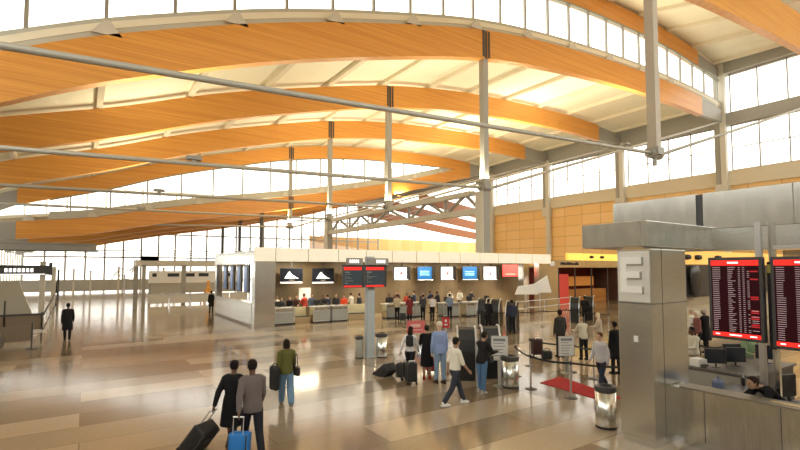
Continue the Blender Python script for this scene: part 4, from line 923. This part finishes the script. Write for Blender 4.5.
# luggage ------------------------------------------------------------------
def suitcase(label, foot, grip=None, face=0, w=.42, h=.62, d=.25, col=(.02, .02, .022), group=None, tilt=None):
    """foot = floor point under the wheels; grip = world point of the pull handle (or None: upright)"""
    r = empty('suitcase', (foot[0], foot[1], 0), 0, label, 'suitcase', group)
    m = mat('luggage_%d_%d_%d' % tuple(int(c*99) for c in col), col, .55)
    if grip is not None:
        v = Vector((grip[0]-foot[0], grip[1]-foot[1], grip[2]-.05)); L = v.length; yaw = math.atan2(v.y, v.x)-PI/2; lean = math.atan2(math.hypot(v.x, v.y), v.z)
        r.rotation_euler = (-lean, 0, yaw)
        r.location.z = .05
    else: L = h+.08; r.rotation_euler = (0, 0, face); r.location.z = .05
    bm = bmesh.new(); B(bm, -w/2, w/2, -.02, d-.02, .03, .03+h); bmesh.ops.recalc_face_normals(bm, faces=bm.faces[:]); bmesh.ops.bevel(bm, geom=bm.edges[:], offset=.05, segments=3, affect='EDGES', profile=.5); finish(bm, 'shell', m, r, True)
    box('front_pocket', m, -w*.4, w*.4, d-.03, d+.02, .09, h*.72, r, .02)
    bm = bmesh.new()
    for s in (-1, 1): B(bm, s*w*.44-.008, s*w*.44+.008, -.028, d-.0, .05, h)
    finish(bm, 'piping', M_CHAR, r)
    bm = bmesh.new()
    for s in (-1, 1): tube(bm, (s*.09, .0, h), (s*.09, .0, L), .009, seg=8)
    tube(bm, (-.10, 0, L), (.10, 0, L), .015, seg=8); finish(bm, 'pull_handle', M_SILVER, r)
    for s in (-1, 1): bm = bmesh.new(); tube(bm, (s*w*.4-.015, 0, 0), (s*w*.4+.015, 0, 0), .05, seg=14); finish(bm, 'wheel', M_RUBBER, r)
    return r
def bag(label, x, y, z, w, h, d, col, rz=0, strap=.25, cat='bag', name='shoulder_bag'):
    r = empty(name, (x, y, z), rz, label, cat); m = mat('bag_%d_%d_%d' % tuple(int(c*99) for c in col), col, .6)
    box('body', m, -w/2, w/2, -d/2, d/2, 0, h, r, min(d, h)*.22)
    if strap:
        bm = bmesh.new(); P = [Vector((w*.4*math.cos(t), 0, h*.9+strap*math.sin(t))) for t in [PI*i/8 for i in range(9)]]
        for a, b in zip(P, P[1:]): cap(bm, a, b, .012, .012, 6, rings=1)
        finish(bm, 'strap', m, r, True)
    return r
def away(px, py): return hit(px, py)
BLK = (.012, .012, .014)
# the pair in the foreground
o, J = person('person in a long black coat and brown boots walking away, pulling a black suitcase', 2.46, 9.5, -.6, 'pull_left', 'dark', 'coat', BLK, (.02, .02, .025), (.22, .08, .025), (.015, .01, .01), 'short', True, True, 1.72, boot=True)
g = hand(o, J, 0); suitcase('black wheeled suitcase tilted behind the person in the long black coat', hit(186, 449), (g.x, g.y, g.z), w=.45, h=.66, d=.27)
o, J = person('person in a grey-brown sweater and dark trousers walking away with a bright blue suitcase', 2.66, 8.85, -.12, 'pull_left', 'dark', 'jacket', (.16, .135, .135), (.02, .02, .028), BLK, (.02, .015, .012), 'short', False, True, 1.82)
suitcase('bright blue suitcase pulled by the person in the grey-brown sweater', hit(236, 468), tuple(hand(o, J, 0)), w=.36, h=.5, d=.25, col=(.02, .20, .62))
bag('white folded paper tucked at the hip of the person in the sweater', 2.42, 8.72, .98, .05, .16, .02, (.8, .8, .78), .5, 0, 'paper', 'folded_paper')
# green jacket
x, y = hit(286, 405); o, J = person('person in an olive green jacket and wide blue jeans walking away with dark bags', x, y, -.25, 'walk_away', 'tan', 'jacket', (.12, .12, .035), (.16, .27, .42), (.25, .2, .16), (.02, .015, .01), 'bob', True, True, 1.68, wide=1.35)
bag('black garment bag carried at the left side of the person in the olive jacket', x-.32, y-.02, .42, .16, .62, .34, BLK, .2, .12)
bag('dark brown handbag hanging at the right of the person in the olive jacket', x+.24, y-.05, .72, .12, .24, .28, (.03, .02, .018), .2, .34, name='handbag')
# lone figure at the left
x, y = hit(67, 340); person('person in a dark coat walking away alone toward the bright far glass', x, y, 0, 'walk_away', 'dark', 'coat', (.012, .012, .014), (.015, .015, .02), BLK, (.02, .02, .02), 'short', False, True, 1.80)
# the group in the middle
x, y = hit(410, 378); o, J = person('person in a white top and black trousers waiting beside black suitcases', x, y, -.9, 'pull_left', 'tan', 'shirt', (.74, .73, .74), (.02, .02, .025), BLK, (.02, .012, .01), 'long', True, True, 1.66)
g = hand(o, J, 0); a, b = hit(378, 374); suitcase('black wheeled suitcase tilted far over, leftmost of the waiting group', (a, b), tuple(g), w=.46, h=.64, d=.30)
a, b = hit(404, 380); suitcase('dark rounded suitcase standing just left of the legs in black trousers', (a, b), None, .5, .30, .46, .22)
a, b = hit(412, 385); suitcase('upright black suitcase standing in front of the person in the white top', (a, b), None, -.4, .34, .58, .26)
bag('black backpack worn by the person in the white top', x-.10, y-.12, 1.02, .22, .34, .12, BLK, -.9, .05, name='backpack')
x, y = hit(427, 379); person('person in a long black dress and red-soled shoes standing between two others', x, y, -.6, 'stand2', 'tan', 'dress', BLK, BLK, (.35, .05, .04), (.02, .015, .01), 'bun', True, True, 1.68)
x, y = hit(440, 383); person('person in a long light blue shirt, jeans and pale cap seen from behind', x, y, -.3, 'stand', 'light', 'jacket', (.27, .36, .62), (.22, .32, .46), (.05, .03, .02), (.72, .66, .54), 'cap', False, True, 1.84)
x, y = hit(455, 405); person('person in a white short-sleeved shirt and dark trousers striding right in white sneakers', x, y, -1.75, 'walk', 'tan', 'shirt', (.82, .79, .70), (.045, .05, .07), (.8, .8, .8), (.02, .015, .012), 'short', False, True, 1.76, short=True)
x, y = hit(482, 393); o, J = person('person in a dark jacket and blue jeans bent over a held bag', x, y, -1.45, 'work', 'tan', 'jacket', (.02, .018, .02), (.10, .20, .38), (.45, .4, .35), (.015, .012, .01), 'bun', True, True, 1.70)
bag('dark floral bag held in front by the person in the dark jacket', x+.34, y+.02, .80, .22, .2, .14, (.05, .045, .05), .2, .1, name='handbag')
a, b = hit(437, 345); suitcase('red suitcase low behind the legs of the waiting group', hit(432, 374), None, -.3, .34, .42, .2, (.50, .04, .03))
# right-hand side
x, y = hit(602, 390); person('person in a light grey sweatshirt and dark jeans walking on the red carpet', x, y, 1.5, 'walk_away', 'light', 'jacket', (.56, .56, .58), (.03, .04, .07), (.75, .72, .7), (.16, .05, .02), 'short', True, True, 1.66)
x, y = hit(561, 357); person('person in a charcoal coat with back turned, left behind the white notice sign', x, y, -.3, 'stand', 'dark', 'jacket', (.045, .042, .04), (.03, .03, .03), BLK, (.02, .015, .012), 'short', False, True, 1.84)
for i, (px, py, w, h, lab) in enumerate(((538, 357, .42, .62, 'tall dark red-black suitcase standing left of the charcoal-coated person'), (547, 359, .36, .32, 'small dark bag slumped beside the tall dark suitcase'))):
    a, b = hit(px, py); 
    if i == 0: suitcase(lab, (a, b), None, -.5, w, h, .26, (.05, .015, .015))
    else: bag(lab, a, b, 0, w, h, .3, BLK, -.5, .12, 'bag', 'duffel_bag')
def by_head(px, py, h=1.7):     # where a person of height h stands whose head top shows at the pixel
    return hit(px, py, h)
CR = [ # px, py(head), height, heading, pose, skin, top, colour, trousers, hair colour, hair, fem, label
 (583, 317, 1.62, -.4, 'work', 'light', 'jacket', (.62, .57, .45), BLK, (.35, .25, .15), 'short', True, 'person in a cream jacket bent forward beside the grey-sweatered one'),
 (599, 313, 1.62, .4, 'stand2', 'light', 'jacket', (.5, .42, .33), (.2, .15, .1), (.72, .60, .40), 'bob', True, 'fair-haired person in a tan jacket left of the E pillar'),
 (615, 322, 1.70, -.2, 'stand', 'dark', 'coat', BLK, BLK, BLK, 'short', False, 'person in black half hidden by the left edge of the E pillar'),
 (512, 300, 1.78, -.3, 'stand', 'dark', 'jacket', (.03, .035, .06), BLK, BLK, 'short', False, 'person in navy standing beyond the belts, right of the distant kiosks'),
 (488, 299, 1.72, -1.2, 'stand2', 'dark', 'coat', BLK, BLK, BLK, 'short', False, 'person in black at the left distant kiosk'),
 (584, 296, 1.72, -1.2, 'work', 'dark', 'jacket', BLK, BLK, BLK, 'short', False, 'person in black using a distant kiosk before the shop'),
 (697, 311, 1.75, .8, 'stand', 'light', 'jacket', (.20, .08, .07), BLK, (.75, .72, .68), 'short', False, 'white-haired person in a maroon top in the queue right of the E pillar'),
 (705, 309, 1.80, -.2, 'stand2', 'dark', 'coat', BLK, BLK, (.4, .35, .3), 'short', False, 'person in a long black coat in the queue under the left flight board'),
 (692, 309, 1.75, .2, 'stand', 'light', 'shirt', (.7, .68, .62), (.25, .2, .15), (.5, .4, .3), 'short', False, 'person in a white shirt just right of the E pillar, farthest back'),
 (693, 327, 1.68, 1.2, 'stand2', 'dark', 'jacket', (.66, .62, .52), (.4, .33, .22), BLK, 'short', True, 'black-haired person in a cream jacket, nearest one right of the E pillar'),
 (746, 331, 1.72, 2.6, 'work', 'light', 'shirt', (.25, .35, .2), BLK, (.3, .2, .1), 'short', False, 'person in green facing the desk monitors between the flight boards'),
]
for px, py, h, f, pose, sk, top, tc, bc, hc, hr, fem, lab in CR:
    x, y = by_head(px, py, h); person(lab, x, y, f, pose, sk, top, tc, bc, BLK, hc, hr, fem, False, h)
person('person in black bending low over the counter wall under the flight boards', 11.0, 3.35, 1.0, 'bend', 'tan', 'jacket', BLK, BLK, BLK, (.03, .015, .012), 'short', False, True, 1.75)
x, y = by_head(712, 371, 1.25); bag('blue-grey tote bag on the desk just behind the counter wall', 10.75, 4.35, .95, .3, .28, .2, (.12, .15, .25), .3, .1, 'bag', 'tote_bag')
q = box('work_table', M_CHAR, 10.5, 12.0, 4.1, 4.6, .86, .95); tag(q, 'dark low table right behind the counter wall holding papers and a bag', 'table')
for xx in (10.55, 11.95):
    for yy in (4.15, 4.55): bm = bmesh.new(); B(bm, xx-.025, xx+.025, yy-.025, yy+.025, 0, .86); finish(bm, 'leg', M_CHAR, q)
bag('white stack of papers on the low table behind the counter wall', 10.62, 4.5, .95, .34, .09, .22, (.75, .75, .72), .2, 0, 'papers', 'paper_stack')
# crowd at the far counters: staff behind the desks, travellers before them
rnd = random.Random(11)
TC = [(.02, .02, .025), (.05, .05, .06), (.5, .06, .04), (.03, .04, .08), (.6, .57, .5), (.10, .05, .04), (.03, .03, .03), (.45, .40, .34), (.02, .02, .02), (.07, .09, .14)]
names_c = {(.02, .02, .025): 'black', (.05, .05, .06): 'charcoal', (.5, .06, .04): 'red', (.03, .04, .08): 'navy', (.6, .57, .5): 'cream', (.10, .05, .04): 'dark brown', (.03, .03, .03): 'black', (.45, .40, .34): 'beige', (.02, .02, .02): 'black', (.07, .09, .14): 'slate blue'}
FX = [264, 270, 277, 283, 290, 298, 306, 314, 323, 331, 338, 345, 352, 358, 388, 397, 405, 413, 421, 431, 437, 449, 462, 470]
for i, px in enumerate(FX):
    tc = (.6, .07, .03) if px == 345 else TC[(i*7) % len(TC)]; names_c[(.6, .07, .03)] = 'bright red'
    b = 29.2 if px < 380 else 28.9
    th = TH+math.atan((px-400)/466); x = b*math.tan(th); y = b+rnd.uniform(-.25, .35)
    side = 'left of the small red flight boards' if px < 362 else 'right of the small red flight boards'
    near = {0: 'beside the island end pier', 6: 'under the first logo screen', 8: 'by the white notice', 11: 'beside the red flight boards'}.get(i, '')
    person('staff member in '+names_c[tc]+' behind the far desks, '+ORD[i]+' from the left', x, y, rnd.choice((PI, PI*.8, PI*1.2, .4)), rnd.choice(('work', 'stand', 'stand2')), rnd.choice(('light', 'tan', 'dark')), 'jacket', tc, BLK, BLK, rnd.choice(((.02, .015, .01), (.1, .05, .02))), 'short', i % 2 == 0, False, rnd.uniform(1.62, 1.8), group='staff behind the far desks')
FR = [(408, 320, (.18, .03, .03), 'coat', 'traveller in a dark red coat at the far desks with black bags'), (430, 319, (.66, .64, .62), 'shirt', 'traveller in a white top and black trousers at the far desks'),
      (421, 318, (.05, .05, .06), 'jacket', 'traveller in charcoal between the red-coated and white-topped ones'), (447, 317, (.20, .26, .36), 'jacket', 'traveller in blue-grey at the right-hand far desks'), (396, 318, (.5, .42, .28), 'jacket', 'traveller in tan just right of the light column')]
for px, py, tc, top, lab in FR:
    x, y = hit(px, py); y -= .9; x -= .5; person(lab, x, y, -.5, 'stand2', 'tan', top, tc, BLK, BLK, (.02, .015, .01), 'short', True, False, 1.7)
a, b = hit(403, 322); suitcase('black suitcase by the dark red coated traveller at the far desks', (a, b), None, -.3, .4, .5, .3)
a, b = hit(212, 313); person('small dark figure at the left end of the check-in island', a, b+.3, .2, 'stand', 'dark', 'coat', BLK, BLK, BLK, BLK, 'short', False, False, 1.7)
for i, (px, py) in enumerate(((236, 290), (245, 291))):
    x, y = 9.4+.5*i, 30.5+1.8*i; person('staff member in black inside the check-in island behind its side wall, '+('farther' if i else 'nearer')+' one', x, y, 1.4, 'work', 'tan', 'jacket', (.03, .03, .03), BLK, BLK, BLK, 'short', True, False, 1.7)
for px, py, lab in ((56, 289, 'tiny dark figure by the thin post near the far grey wall'),):
    a, b = hit(px, 297); person(lab, a, b, .2, 'stand', 'dark', 'coat', BLK, BLK, BLK, BLK, 'short', False, False, 1.75)
